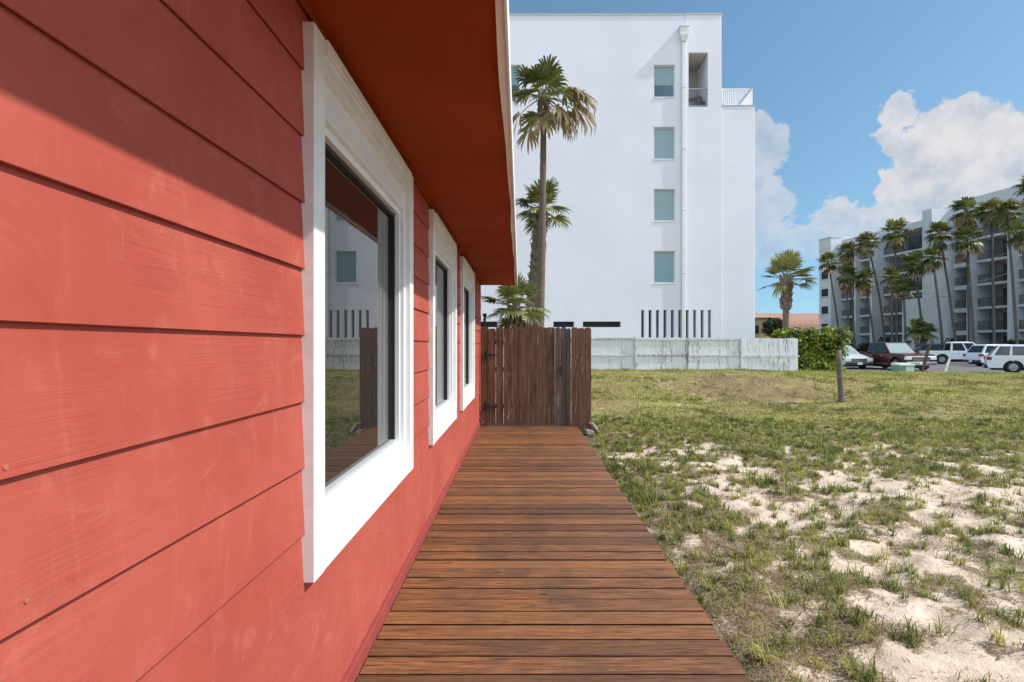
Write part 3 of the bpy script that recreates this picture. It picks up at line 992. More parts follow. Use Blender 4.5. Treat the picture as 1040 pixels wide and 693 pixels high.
def bx(px, s=sB): return (px - VX) * s
def bz(py, s=sB): return HC + (VY - py) * s


def facade(mb, x0, x1, z0, z1, y, holes, depth, mi=0, bmi=1):
    """wall sheet facing -Y with rectangular holes and reveals"""
    xs = sorted({x0, x1, *[h[0] for h in holes], *[h[1] for h in holes]})
    zs = sorted({z0, z1, *[h[2] for h in holes], *[h[3] for h in holes]})
    for xa, xb in zip(xs[:-1], xs[1:]):
        run = None
        for za, zb in zip(zs[:-1], zs[1:]):
            cx, cz = (xa + xb) / 2, (za + zb) / 2
            if any(h[0] < cx < h[1] and h[2] < cz < h[3] for h in holes):
                continue
            mb.face([(xa, y, za), (xb, y, za), (xb, y, zb), (xa, y, zb)], mi)
    for h in holes:
        a, b, c, d = h[:4]
        dp = h[4] if len(h) > 4 else depth
        mb.face([(a, y, c), (a, y, d), (a, y + dp, d), (a, y + dp, c)], mi)
        mb.face([(b, y, c), (b, y + dp, c), (b, y + dp, d), (b, y, d)], mi)
        mb.face([(a, y, d), (b, y, d), (b, y + dp, d), (a, y + dp, d)], mi)
        mb.face([(a, y, c), (a, y + dp, c), (b, y + dp, c), (b, y, c)], mi)
        if len(h) > 5:
            mb.face([(a, y + dp, c), (b, y + dp, c), (b, y + dp, d), (a, y + dp, d)], h[5])


tower = empty('white_apartment_block', (bx(650), BY + 6, -0.1))
tag(tower, 'tall plain white apartment block with teal windows behind the white fence', 'building')
ztop = bz(15.5)
wins = []
for py in (66, 129, 192, 255):
    wins.append((bx(664), bx(685.5), bz(py + 32.5), bz(py)))
for py in (66,):
    wins.append((bx(506), bx(528), bz(py + 32.5), bz(py)))
slots_v = []
xs_v = [(652.8 + i * 7.55) for i in range(10)]
hL = [(w[0], w[1], w[2], w[3], 0.16) for w in wins]
for x in xs_v[:6]:
    hL.append((bx(x - 1.5), bx(x + 1.5), bz(343), bz(315), 0.35, 1))
for (xa, xb) in ((514, 552), (562, 583), (592, 630.5), (470, 505)):
    hL.append((bx(xa), bx(xb), bz(332.4), bz(326.6), 0.35, 1))
XL0, XL1 = bx(330), bx(696.2)
m = MB()
facade(m, XL0, XL1, -0.3, ztop, BY, hL, 0.16)
# right bay, a little proud of the rest
hR = [(bx(699.3, sR), bx(719, sR), bz(108.5, sR), bz(53.5, sR), 1.9)]
for x in xs_v[6:]:
    hR.append((bx(x - 1.5, sR), bx(x + 1.5, sR), bz(343, sR), bz(315, sR), 0.35, 1))
XR0, XR1 = XL1 - 0.001, bx(733, sR)
facade(m, XR0, XR1, -0.3, ztop, BY - 0.04, hR, 0.16)
m.face([(XR0, BY - 0.04, -0.3), (XR0, BY + 0.02, -0.3), (XR0, BY + 0.02, ztop), (XR0, BY - 0.04, ztop)])
m.face([(XR1, BY - 0.04, -0.3), (XR1, BY + 14, -0.3), (XR1, BY + 14, ztop), (XR1, BY - 0.04, ztop)])
m.face([(XL0, BY, -0.3), (XL0, BY + 14, -0.3), (XL0, BY + 14, ztop), (XL0, BY, ztop)])
m.face([(XL0, BY + 14, -0.3), (XR1, BY + 14, -0.3), (XR1, BY + 14, ztop), (XL0, BY + 14, ztop)])
m.face([(XL0, BY, ztop - 0.4), (XR1, BY, ztop - 0.4), (XR1, BY + 14, ztop - 0.4), (XL0, BY + 14, ztop - 0.4)])
gb_(m, 'main_wall', [M['stucco'], M['slot']], tower, tower, fix=False)
m = MB()
zw = bz(107.5)
m.box(XR1 + 0.002, bx(767, sB), BY + 0.02, BY + 12, -0.3, zw)
gb_(m, 'low_wing', M['stucco'], tower, tower, bevel=0.03)
m = MB(); m.box(XL0 - 0.03, XR0 - 0.002, BY - 0.04, BY + 0.3, ztop, ztop + 0.06); m.box(XR0, XR1 + 0.03, BY - 0.08, BY + 0.1, ztop + 0.001, ztop + 0.062)
gb_(m, 'coping', M['stucco_edge'], tower, tower)
for wi, w in enumerate(wins):
    m = MB(); ring3 = 0.05
    y0, y1 = BY + 0.10, BY + 0.158
    m.box(w[0] + .001, w[0] + ring3, y0, y1, w[2] + .001, w[3] - .001); m.box(w[1] - ring3, w[1] - .001, y0, y1, w[2] + .001, w[3] - .001)
    m.box(w[0] + ring3 + .001, w[1] - ring3 - .001, y0, y1, w[3] - ring3, w[3] - .001); m.box(w[0] + ring3 + .001, w[1] - ring3 - .001, y0, y1, w[2] + .001, w[2] + ring3)
    m.box(w[0] - 0.02, w[1] + 0.02, BY - 0.03, BY - 0.002, w[2] - 0.07, w[2] - 0.005)
    f = gb_(m, 'window', M['pipe'], tower, tower)
    m = MB()
    split = w[2] + (w[3] - w[2]) * (0.40 if wi in (0, 4) else 0.0)
    if split > w[2] + 0.1:
        m.face([(w[0], y1 - 0.01, w[2]), (w[1], y1 - 0.01, w[2]), (w[1], y1 - 0.01, split), (w[0], y1 - 0.01, split)], 1)
        m.face([(w[0], y1 - 0.01, split), (w[1], y1 - 0.01, split), (w[1], y1 - 0.01, w[3]), (w[0], y1 - 0.01, w[3])], 0)
    else:
        m.face([(w[0], y1 - 0.01, w[2]), (w[1], y1 - 0.01, w[2]), (w[1], y1 - 0.01, w[3]), (w[0], y1 - 0.01, w[3])], 0)
    gb_(m, 'pane', [M['blind'], M['blue_pane']], f, tower)
# balcony niche
nx0, nx1, nz0, nz1 = hR[0][:4]
ny = BY - 0.04 + 1.9
m = MB()
m.face([(nx0, ny, nz0), (nx1, ny, nz0), (nx1, ny, nz1), (nx0, ny, nz1)])
m.box(nx0 + 0.02, nx1 - 0.02, ny - 1.75, ny - 0.02, nz1 - 0.06, nz1 - 0.02)
m.box(nx0 + 0.60, nx0 + 0.68, ny - 0.08, ny - 0.01, nz0, nz1 - 0.7)
gb_(m, 'niche_wall', M['niche'], tower, tower)
m = MB(); m.box(nx0 + 0.08, nx0 + 0.52, ny - 0.05, ny - 0.01, nz0 + 0.02, nz0 + 1.75)
d_ = gb_(m, 'niche_door', M['rail_white'], tower, tower)
m = MB(); m.box(nx0 + 0.14, nx0 + 0.46, ny - 0.064, ny - 0.052, nz0 + 0.95, nz0 + 1.65)
gb_(m, 'door_glass', M['slot'], d_, tower)
m = MB()
yr = BY + 0.03
m.box(nx0 + .004, nx1 - .004, yr, yr + 0.04, nz0 + 1.0, nz0 + 1.06)
m.box(nx0 + .004, nx1 - .004, yr, yr + 0.03, nz0 + 0.08, nz0 + 0.11)
x = nx0 + 0.1
while x < nx1 - 0.05:
    m.box(x, x + 0.016, yr + 0.008, yr + 0.024, nz0 + 0.11, nz0 + 1.0); x += 0.11
gb_(m, 'niche_railing', M['rail_grey'], tower, tower)
# downspout with its leader head
m = MB()
xp = bx(694.1, sR)
m.box(xp - 0.10, xp + 0.10, BY - 0.15, BY - 0.01, bz(343), bz(44))
for py in (90, 152, 214, 278): m.box(xp - 0.125, xp + 0.125, BY - 0.165, BY - 0.002, bz(py), bz(py) + 0.07)
dsp = gb_(m, 'downspout', M['pipe'], tower, tower, bevel=0.015)
m = MB()
zh0, zh1, zh2 = bz(44), bz(38), bz(28.5)
m.hexa([(xp - .11, BY - .22, zh0), (xp + .11, BY - .22, zh0), (xp + .11, BY - .01, zh0), (xp - .11, BY - .01, zh0),
        (xp - .24, BY - .30, zh1), (xp + .24, BY - .30, zh1), (xp + .24, BY - .01, zh1), (xp - .24, BY - .01, zh1)])
m.box(xp - .24, xp + .24, BY - .30, BY - .01, zh1 + .001, zh2 - .08)
m.box(xp - .28, xp + .28, BY - .34, BY - .01, zh2 - .078, zh2)
gb_(m, 'leader_head', M['pipe'], dsp, tower)
# roof terrace railing on the wing
m = MB()
xa, xb = XR1 + 0.05, bx(765)
zr = bz(89.5)
yq = BY + 0.06
m.box(xa, xb, yq, yq + 0.05, zr - 0.06, zr); m.box(xa, xb, yq, yq + 0.04, zw + 0.06, zw + 0.11)
m.box(xb - 0.05, xb, yq + 0.06, BY + 3.4, zr - 0.06, zr); m.box(xb - 0.05, xb, yq + 0.06, BY + 3.4, zw + 0.06, zw + 0.11)
x = xa
while x < xb:
    m.box(x, x + 0.075, yq + 0.01, yq + 0.03, zw + 0.111, zr - 0.061); x += 0.115
y = yq + 0.1
while y < BY + 3.4:
    m.box(xb - 0.04, xb - 0.02, y, y + 0.075, zw + 0.111, zr - 0.061); y += 0.115
m.box(xa, xa + 0.05, yq, yq + 0.04, zw, zr - 0.06)
for x in (xa + 0.75, xb - 0.05): m.box(x, x + 0.05, yq + 0.031, yq + 0.07, zw, zr - 0.061)
gb_(m, 'terrace_railing', M['rail_white'], tower, tower)
m = MB()
m.hexa([(bx(749), yq - 0.05, zw + .02), (bx(750.5), yq - 0.05, zw + .02), (bx(750.5), yq - 0.012, zw + .02), (bx(749), yq - 0.012, zw + .02),
        (bx(763), yq - 0.05, zr), (bx(764.5), yq - 0.05, zr), (bx(764.5), yq - 0.012, zr), (bx(763), yq - 0.012, zr)])
gb_(m, 'railing_brace', M['rail_grey'], tower, tower)
m = MB(); m.box(xa - 0.04, bx(767) + 0.03, BY - 0.01, BY + 0.05, zw + 0.001, zw + 0.05)
gb_(m, 'wing_coping', M['stucco_edge'], tower, tower)

# a chair and a small table on the niche balcony
ch = empty('balcony_chair', (nx0 + 0.80, BY + 0.5, nz0))
tag(ch, 'dark wicker chair on the top balcony of the tall white building', 'chair')
m = MB(); m.box(-.24, .24, -.22, .24, .38, .44); m.build('seat', M['furn'], ch)
m = MB(); m.hexa([(-.24, .2, .44), (.24, .2, .44), (.24, .24, .44), (-.24, .24, .44), (-.24, .3, .95), (.24, .3, .95), (.24, .34, .95), (-.24, .34, .95)]); m.build('backrest', M['furn'], ch)
for sx in (-1, 1):
    for sy in (-1, 1):
        m = MB(); m.box(sx * .22 - .018, sx * .22 + .018, sy * .2 - .018, sy * .2 + .018, 0, .378); m.build('leg', M['furn'], ch)
tb = empty('balcony_table', (nx0 + 0.35, BY + 0.35, nz0))
tag(tb, 'small dark round table beside the wicker chair on the top balcony', 'table')
m = MB(); m.tube([(0, 0, .55), (0, 0, .59)], .24, 16); m.build('table_top', M['furn'], tb)
m = MB(); m.tube([(0, 0, 0.03), (0, 0, .549)], .03, 8); m.tube([(0, 0, 0), (0, 0, .029)], .16, 12); m.build('pedestal', M['furn'], tb)

# ------------------------------------------------------------------ condominium on the right
CO = Vector((57.2, 66.0, -0.12))
cd = empty('balcony_condominium', CO, math.atan2(0.9845, -0.1752))
tag(cd, 'long grey six storey condominium with rows of balconies behind the parked cars', 'building')
FL = 2.9
Z0 = 0.45 + 0.12
NF = 6


def cbuild(mb, name, mats, par=None, **kw):
    return mb.build(name, mats, par or cd, **kw)


DEPTH = 1.9
m = MB()
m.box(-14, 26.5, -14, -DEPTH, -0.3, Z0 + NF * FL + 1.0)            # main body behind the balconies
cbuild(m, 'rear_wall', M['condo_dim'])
m = MB()
m.box(-14, 4.4, -13.9, 0.05, Z0 + NF * FL + 0.02, Z0 + NF * FL + 2.2)
m.box(5.85, 23.6, -13.9, 0.05, Z0 + NF * FL + 0.02, Z0 + NF * FL + 0.95)
m.box(4.42, 5.83, -13.9, 0.10, Z0 + NF * FL + 0.03, Z0 + NF * FL + 1.75)
cbuild(m, 'roof_parapet', M['condo'])
# towers and cross walls
HT = Z0 + NF * FL
m = MB(); m.box(4.44, 5.80, -1.8, 3.40, -0.3, HT + 1.3); cbuild(m, 'stair_tower', M['condo'])
m = MB(); m.box(4.425, 4.439, 0.2, 3.3, 7.9, 7.95); cbuild(m, 'wall_joint', M['condo_dim'])
m = MB(); m.box(4.46, 8.70, -1.8, 3.55, -0.3, 7.85); cbuild(m, 'entrance_block', M['condo'])
m = MB(); m.box(23.8, 26.5, -1.8, 1.9, -0.3, HT + 1.4); cbuild(m, 'end_wing', M['condo'])
m = MB(); m.box(23.72, 26.58, -1.9, 2.0, HT + 1.401, HT + 1.55); m.box(23.76, 26.54, 1.901, 1.95, HT - 0.35, HT - 0.2); cbuild(m, 'wing_cornice', M['condo_slab'])
fins = [(15.5, 15.9, 1.9), (19.95, 20.25, 0.7), (1.5, 1.95, 1.0), (-3.25, -2.85, 1.0), (-8.6, -8.2, 1.0), (-14, -13.6, 1.0)]
for a, b, o_ in fins:
    m = MB(); m.box(a, b, -DEPTH + .01, o_, -0.3, HT + 0.3); cbuild(m, 'cross_wall', M['condo'])
bays = [(20.27, 23.78), (15.92, 19.93), (8.8, 15.48), (1.97, 4.42), (-2.83, 1.48), (-8.18, -3.27), (-13.58, -8.62)]
upper = [(5.86, 8.78)]
for bi, (a, b) in enumerate(bays + upper):
    for fl in range(NF):
        zf = Z0 + fl * FL
        if bi >= len(bays) and zf < 7.6: continue
        thick = 0.55 if bi == 3 else 0.28
        m = MB(); m.box(a, b, -DEPTH + .01, 0.0, zf - thick, zf); sl = cbuild(m, 'balcony', M['condo_slab'])
        m = MB()
        m.box(a + .02, b - .02, -0.12, -0.07, zf + 1.02, zf + 1.08)
        m.box(a + .02, b - .02, -0.11, -0.08, zf + 0.09, zf + 0.12)
        x = a + 0.06
        while x < b - 0.05:
            m.box(x, x + 0.030, -0.105, -0.085, zf + 0.121, zf + 1.019); x += 0.095
        cbuild(m, 'railing', M['rail_dark'], sl)
        m = MB()
        w_ = b - a
        m.box(a + w_ * 0.08, a + w_ * 0.62, -DEPTH + .002, -DEPTH + .05, zf + 0.02, zf + 2.15)
        cbuild(m, 'sliding_door', M['condo_glass'], sl)
        m = MB()
        for t_ in (0.08, 0.34, 0.61):
            m.box(a + w_ * t_ - .03, a + w_ * t_ + .03, -DEPTH + .051, -DEPTH + .08, zf + 0.02, zf + 2.15)
        m.box(a + w_ * 0.08, a + w_ * 0.62, -DEPTH + .0815, -DEPTH + .10, zf + 2.151, zf + 2.22)
        cbuild(m, 'door_frame', M['rail_dark'] if bi != 3 else M['rail_grey'], sl)
for fl in range(NF):
    zf = Z0 + fl * FL
    m = MB(); m.box(24.4, 25.9, 1.902, 1.93, zf + 0.5, zf + 1.75); w_ = cbuild(m, 'window', M['slot'])  # flat dark panel, colouring in the shade of a recessed loggia
    m = MB(); m.box(24.3, 26.0, 1.932, 2.02, zf + 0.38, zf + 0.5); cbuild(m, 'sill', M['condo_slab'], w_)

# ------------------------------------------------------------------ far houses
h1 = empty('tan_house', (P(774, 345, 96).x, 100, 0))
tag(h1, 'distant tan house with a hip roof just right of the tall white building', 'house')
m = MB(); m.box(-3.2, 2.2, -4, 6, -.3, 6.4); hw = m.build('house_wall', M['tan_wall'], h1)
m = MB(); m.hexa([(-3.6, -4.5, 6.401), (2.5, -4.5, 6.401), (2.5, 6.5, 6.401), (-3.6, 6.5, 6.401), (-1.2, -.3, 7.7), (0.4, -.3, 7.7), (0.4, 2, 7.7), (-1.2, 2, 7.7)]); m.build('roof', M['roof_tan'], h1)
for xx in (-1.6, 0.6):
    m = MB(); m.box(xx, xx + 1.0, -4.05, -4.002, 3.6, 5.0); m.build('window', M['slot'], h1)
h2 = empty('terracotta_roofed_house', (P(812, 345, 110).x, 112, 0))
tag(h2, 'distant house with a long terracotta tiled roof left of the condominium', 'house')
m = MB(); m.box(-9, 12, -4, 6, -.3, 5.2); m.build('house_wall', M['tan_wall'], h2)
m = MB()
m.prism([(-4.8, 5.201), (6.8, 5.201), (1, 8.2)], 'x', -6.5, 12.6)
m.prism([(-6.2, 4.4), (-4.81, 4.4), (-4.81, 6.4), (-5.6, 5.6)], 'x', -9.5, 6)
m.build('roof', M['rtile'], h2)
for xx in (-6, -2.5, 1, 4.5):
    m = MB(); m.box(xx, xx + 1.2, -4.05, -4.002, 2.2, 3.8); m.build('window', M['slot'], h2)
m = MB(); m.box(-10.5, -9.2, -1, 0, -0.3, 6.6); m.build('chimney', M['rtile'], h2)

# ------------------------------------------------------------------ fan palms


def fan(mb, base, d, up, plen, rad, nseg, droop, mi_leaf, mi_pet, spread=112, rnd=0.5, gap=0.0, rg=random):
    d = d.normalized()
    side = d.cross(up)
    if side.length < 1e-3: side = Vector((1, 0, 0))
    side.normalize()
    nrm = side.cross(d).normalized()
    # petiole: a curved slim strip
    pts = []
    for i in range(4):
        t = i / 3
        pts.append(base + d * plen * t + Vector((0, 0, -1)) * droop * plen * 0.35 * t * t)
    w0 = 0.018 * max(rad, .5) + 0.008
    mb.tube(pts, [w0 * 1.4, w0, w0 * .8, w0 * .6], 4, mi_pet, False, rnd)
    hub = pts[-1]
    dd = (pts[-1] - pts[-2]).normalized()
    side = dd.cross(nrm).normalized(); nrm = side.cross(dd).normalized()
    for i in range(nseg):
        if rg.random() < gap: continue
        t = (i + 0.5) / nseg * 2 - 1
        ang = R(spread) * t + R(rg.uniform(-3, 3))
        L = rad * (0.70 + 0.30 * math.cos(ang * 0.75)) * rg.uniform(0.88, 1.06)
        dv = (dd * math.cos(ang) + side * math.sin(ang)).normalized()
        fold = nrm * (0.10 * rad * (1 - abs(t)))
        lat = nrm.cross(dv).normalized()
        step = R(spread) * 2 / nseg
        w1 = L * 0.45 * step * 0.62
        p0 = hub
        g = Vector((0, 0, -1))
        p1 = hub + dv * L * 0.45 + fold * 0.5 + g * droop * L * 0.07
        p2 = hub + dv * L * 0.78 + fold * 0.3 + g * droop * L * 0.25
        p3 = hub + dv * L * (1.0 - 0.22 * droop) + g * (droop * L * 0.55 + 0.02 * L)
        r_ = min(1, max(0, rnd + rg.uniform(-0.15, 0.15)))
        i0 = len(mb.v)
        off = nrm * 0.02 * L * (1 if i % 2 else -1)
        mb.v.extend([tuple(p0), tuple(p1 - lat * w1 + off), tuple(p1 + lat * w1 - off), tuple(p2 - lat * w1 * .75), tuple(p2 + lat * w1 * .75), tuple(p3)])
        mb.r.extend([r_] * 6)
        mb.f.extend([(i0, i0 + 1, i0 + 2), (i0 + 1, i0 + 3, i0 + 4, i0 + 2), (i0 + 3, i0 + 5, i0 + 4)])
        mb.m.extend([mi_leaf] * 3)


def palm_crown(green, dead, c, rad, ngreen, ndead, seed, nseg=18, flop=0.6, pet=0.9, deadlen=1.0, sweep=118):
    rg = random.Random(seed)
    up = Vector((0, 0, 1))
    ga = 2.39996
    for i in range(ngreen):
        t = (i + 0.5) / ngreen
        el = R(82 - sweep * t ** 1.1 + rg.uniform(-14, 14))
        az = i * ga + rg.uniform(-0.35, 0.35)
        d = Vector((math.cos(az) * math.cos(el), math.sin(az) * math.cos(el), math.sin(el)))
        L = rad * pet * rg.uniform(0.28, 0.54)
        fan(green, c + d * 0.06, d, up, L, rad * rg.uniform(0.56, 0.70), nseg, flop * rg.uniform(0.3, 1.15) * (0.4 + 0.8 * t), 0, 1, rg.uniform(95, 125), rg.uniform(0.15, 0.95) * (1 - 0.35 * t), 0.03, rg)
    for i in range(ndead):
        el = R(rg.uniform(-80, -22))
        az = i * ga + rg.uniform(-0.5, 0.5)
        d = Vector((math.cos(az) * math.cos(el), math.sin(az) * math.cos(el), math.sin(el)))
        L = rad * rg.uniform(0.38, 0.62) * deadlen
        fan(dead, c + Vector((0, 0, -0.1 * rad)) + d * 0.05, d, up, L, rad * rg.uniform(0.40, 0.55), max(8, nseg - 6), rg.uniform(0.8, 1.3), 0, 1, rg.uniform(60, 100), rg.random(), 0.22, rg)


def palm_trunk(mb, pts, r0, r1, seg=10, rings=True, mi=0):
    """tapered trunk through a quadratic bend with leaf scar rings"""
    a, b, c = (Vector(p) for p in pts)
    n = 46 if rings else 14
    P_, R_ = [], []
    for i in range(n + 1):
        t = i / n
        p = a * (1 - t) ** 2 + b * 2 * t * (1 - t) + c * t * t
        r = r0 + (r1 - r0) * t ** 0.8
        if t < 0.06: r *= 1.25 - 4 * t
        if rings: r *= 1 + (0.05 if i % 2 else -0.03)
        P_.append(p); R_.append(r)
    mb.tube(P_, R_, seg, mi)


def boots(mb, a, b, ra, rb, n, seed, size=0.16, mi=0):
    """stubs of old leaf stalks wrapped round a trunk"""
    rg = random.Random(seed)
    a, b = Vector(a), Vector(b)
    for i in range(n):
        t = (i + rg.random()) / n
        az = i * 2.39996
        c = a + (b - a) * t
        r = ra + (rb - ra) * t
        d = Vector((math.cos(az), math.sin(az), 0)); s = Vector((-math.sin(az), math.cos(az), 0))
        u = Vector((0, 0, 1))
        w = size * 0.42 * rg.uniform(.7, 1.2); h = size * rg.uniform(.7, 1.5); o_ = size * rg.uniform(.35, .8)
        p = c + d * r * 0.85
        q = p + u * h + d * o_
        mb.hexa([p - s * w, p + s * w, p + s * w + d * .05 - u * .02, p - s * w + d * .05 - u * .02, q - s * w * .4, q + s * w * .4, q + s * w * .4 + d * .02, q - s * w * .4 + d * .02], mi, rg.random())


def palm(name, base, top, r0, r1, crown_r, ng, nd, seed, label, group, bend=(0, 0, 0), nseg=18, flop=0.6, boots_=None, trunk_mat='trunk', rings=True, deadlen=1.0, pet=0.9, extra=None, sweep=118):
    root = empty(name, base)
    tag(root, label, 'palm tree', group)
    b0 = Vector((0, 0, 0)); t0 = Vector(top) - Vector(base)
    mid = (b0 + t0) / 2 + Vector(bend)
    m = MB(); palm_trunk(m, (b0 + Vector((0, 0, -0.2)), mid, t0), r0, r1, 10 if rings else 7, rings)
    tr = m.build('trunk', M[trunk_mat], root, smooth=True)
    g, dd = MB(), MB()
    palm_crown(g, dd, t0, crown_r, ng, nd, seed, nseg, flop, pet, deadlen, sweep)
    if extra: extra(g, dd, t0)
    g.build('crown', [M['palm'], M['petiole']], root, fix=False)
    if dd.f: dd.build('dead_fronds', [M['palm_dead'], M['petiole']], root, fix=False)
    if boots_:
        for (ta, tb_, ra, rb, n, size) in boots_:
            m = MB()
            pa = b0 * (1 - ta) ** 2 + mid * 2 * ta * (1 - ta) + t0 * ta * ta
            pb = b0 * (1 - tb_) ** 2 + mid * 2 * tb_ * (1 - tb_) + t0 * tb_ * tb_
            boots(m, pa, pb, ra, rb, n, seed + 3, size)
            m.build('leaf_stubs', M['boot'], root)
    return root


GP = 'palms behind the wooden gate'


def wild(g, dd, c):
    """the long shrivelled fronds that hang off the right of the tall palm"""
    rg = random.Random(5)
    for az, el, L, rr in ((-8, 30, 1.25, 1.15), (-30, 24, 1.2, 1.05), (12, 14, 1.25, 1.1), (-20, -5, 1.05, 1.0), (35, 5, .95, .9), (-48, -18, .8, .85), (165, -8, .9, .85), (-70, -35, .7, .7)):
        a, e = R(az), R(el)
        d = Vector((math.cos(a) * math.cos(e), math.sin(a) * math.cos(e), math.sin(e)))
        fan(dd, c, d, Vector((0, 0, 1)), L, rr, 16, 1.15, 0, 1, 95, rg.random(), 0.25, rg)
    for az, el, L, rr in ((100, 76, .95, .85), (60, 62, 1.05, .80), (-60, 70, .95, .8), (200, 50, .9, .85), (-10, -38, .7, .75), (-95, -12, .7, .8), (170, 22, .85, .8), (-110, 35, .8, .85)):
        a, e = R(az), R(el)
        d = Vector((math.cos(a) * math.cos(e), math.sin(a) * math.cos(e), math.sin(e)))
        fan(g, c, d, Vector((0, 0, 1)), L, rr, 18, 0.3, 0, 1, 100, rg.random() * .6, 0.0, rg)


pT = P(552, 100, 20); pB = P(546, 0, 20); pB.z = -0.1
palm('fan_palm', pB, pT, 0.185, 0.105, 1.70, 9, 3, 3, 'tallest shaggy fan palm behind the brown gate with tan drooping fronds', GP, (0.10, 0, 0), 18, 0.7,
     [(0.0, 0.19, 0.20, 0.18, 90, 0.24), (0.93, 1.0, 0.12, 0.16, 40, 0.20)], extra=wild)
pT = P(550, 212, 22); pB = P(536, 0, 22); pB.z = -0.1
palm('fan_palm', pB, pT, 0.27, 0.22, 1.30, 20, 2, 9, 'mid height fan palm close behind the trunk of the tallest palm', GP, (-0.12, 0, 0), 18, 0.35,
     [(0.0, 0.98, 0.27, 0.22, 190, 0.20)], pet=1.0)
pT = P(522, 312, 16.5); pB = P(530, 0, 16.5); pB.z = -0.1
palm('fan_palm', pB, pT, 0.14, 0.15, 1.05, 20, 5, 17, 'lowest young fan palm peeking over the top of the brown gate', GP, (0, 0, 0), 18, 0.45,
     [(0.3, 1.0, 0.15, 0.17, 60, 0.18)], pet=1.0)


def one_side(g, dd, c):
    rg = random.Random(8)
    for az, el, L, rr in ((-12, 12, 1.25, .95), (5, 2, 1.15, .8)):
        a, e = R(az), R(el)
        d = Vector((math.cos(a) * math.cos(e), math.sin(a) * math.cos(e), math.sin(e)))
        fan(g, c, d, Vector((0, 0, 1)), L, rr, 16, 0.7, 0, 1, 80, .5, 0.0, rg)
    for az, el, L, rr in ((200, -30, .6, .85),):
        a, e = R(az), R(el)
        d = Vector((math.cos(a) * math.cos(e), math.sin(a) * math.cos(e), math.sin(e)))
        fan(g, c, d, Vector((0, 0, 1)), L, rr, 16, 0.9, 0, 1, 100, 1.0, 0.0, rg)


pT = P(799, 284, 38); pB = P(797, 0, 38); pB.z = -0.12
palm('fan_palm', pB, pT, 0.26, 0.19, 1.80, 20, 0, 23, 'lone fan palm with a thick stubbly neck rising behind the bright hedge', None, (0, 0, 0), 20, 0.14,
     [(0.66, 1.0, 0.24, 0.30, 110, 0.36)], extra=one_side, pet=1.30, sweep=106)

# tall thin palms in front of the condominium
CPX, CPY = 57.2, 66.0
GC = 'tall palms in front of the condominium'


def at_condo(px, out):
    q = (px - VX) / F_PX
    s = ((CPX - .9845 * out) - q * (CPY - .1752 * out)) / (.9845 * q + .1752)
    X = CPX - .1752 * s - .9845 * out; Y = CPY + .9845 * s - .1752 * out
    return X, Y


far = [  # crown px, crown py, base px, out, crown radius px, label
    (841, 266, 855, 8.0, 12, 'leftmost tall palm, leaning left before the condominium end wing'),
    (861, 255, 869, 9.0, 12, 'second palm from the condominium end wing, its crown below the roof edge'),
    (860, 280, 862, 11.0, 13, 'shorter palm with a tan skirt below the second palm from the end wing'),
    (880, 246, 899, 7.0, 14, 'tall palm with a strongly curved trunk beside the first grey cross wall'),
    (878, 284, 890, 10.0, 13, 'shorter palm with a dark crown beneath the tall curved palm'),
    (909, 236, 911, 7.0, 15, 'highest straight palm of the left half, its crown above the condominium roof'),
    (906, 281, 906, 10.5, 12, 'shorter palm directly under the highest palm of the left half'),
    (928, 267, 940, 9.0, 15, 'leaning palm whose trunk crosses the low white entrance block'),
    (917, 290, 921, 12.0, 12, 'low crowned palm left of the low white entrance block'),
    (954, 237, 973, 8.0, 14, 'palm with a slanting trunk across the white stair tower'),
    (947, 261, 959, 10.0, 13, 'lower slanting palm close left of the one crossing the stair tower'),
    (981, 214, 985, 6.5, 16, 'very tall palm right of the white stair tower with a tan skirt'),
    (982, 243, 990, 9.0, 17, 'wide crowned palm under the very tall palm right of the stair tower'),
    (1007, 214, 1010, 7.0, 15, 'tall palm between the stair tower and the right cross wall'),
    (1023, 216, 1034, 8.0, 15, 'tall leaning palm with its trunk before the right cross wall'),
    (1037, 236, 1050, 10.0, 15, 'palm cut by the right edge of the view, its crown at mid height'),
    (1049, 190, 1062, 9.0, 17, 'palm whose brown frond tips enter at the upper right corner above the roof'),
]
for i, (cx, cy, bpx, out, rp, label) in enumerate(far):
    X, Y = at_condo(bpx, out)
    s = Y / F_PX
    top = Vector((X + (cx - bpx) * s, Y, HC + (VY - cy) * s))
    dx = (cx - bpx) * s
    palm('slender_palm', Vector((X, Y, -0.12)), top, 0.16, 0.11, 0.94 * rp * s * (1.08 + 0.04 * (i % 3)), 18 + i % 5, 6 + (i * 5) % 7, 40 + i, label, GC, (-dx * 0.12 + (0.8 if i == 3 else 0.0), 0, 0), 11, 0.50 + 0.1 * (i % 4),
         trunk_mat='trunk_far', rings=False, deadlen=0.9)
# small cluster palm by the entrance
X, Y = at_condo(933, 14)
s = Y / F_PX
root = empty('small_cluster_palm', (X, Y, -0.12))
tag(root, 'small round palm with several stems in front of the white entrance block', 'palm tree')
g, dd = MB(), MB()
for i, (ox, oz) in enumerate(((-0.5, 0), (0.5, .2), (0.1, .5), (1.0, -.1))):
    t0 = Vector((ox, random.uniform(-.4, .4), 3.1 + oz))
    m = MB(); palm_trunk(m, ((ox * .3, 0, -.2), (ox * .5, 0, 1.3), t0), 0.12, 0.09, 7, False); m.build('trunk', M['trunk_far'], root, smooth=True)
    palm_crown(g, dd, t0, 1.25, 16, 2, 70 + i, 9, 0.6)
g.build('crown', [M['palm'], M['petiole']], root, fix=False)
dd.build('dead_fronds', [M['palm_dead'], M['petiole']], root, fix=False)

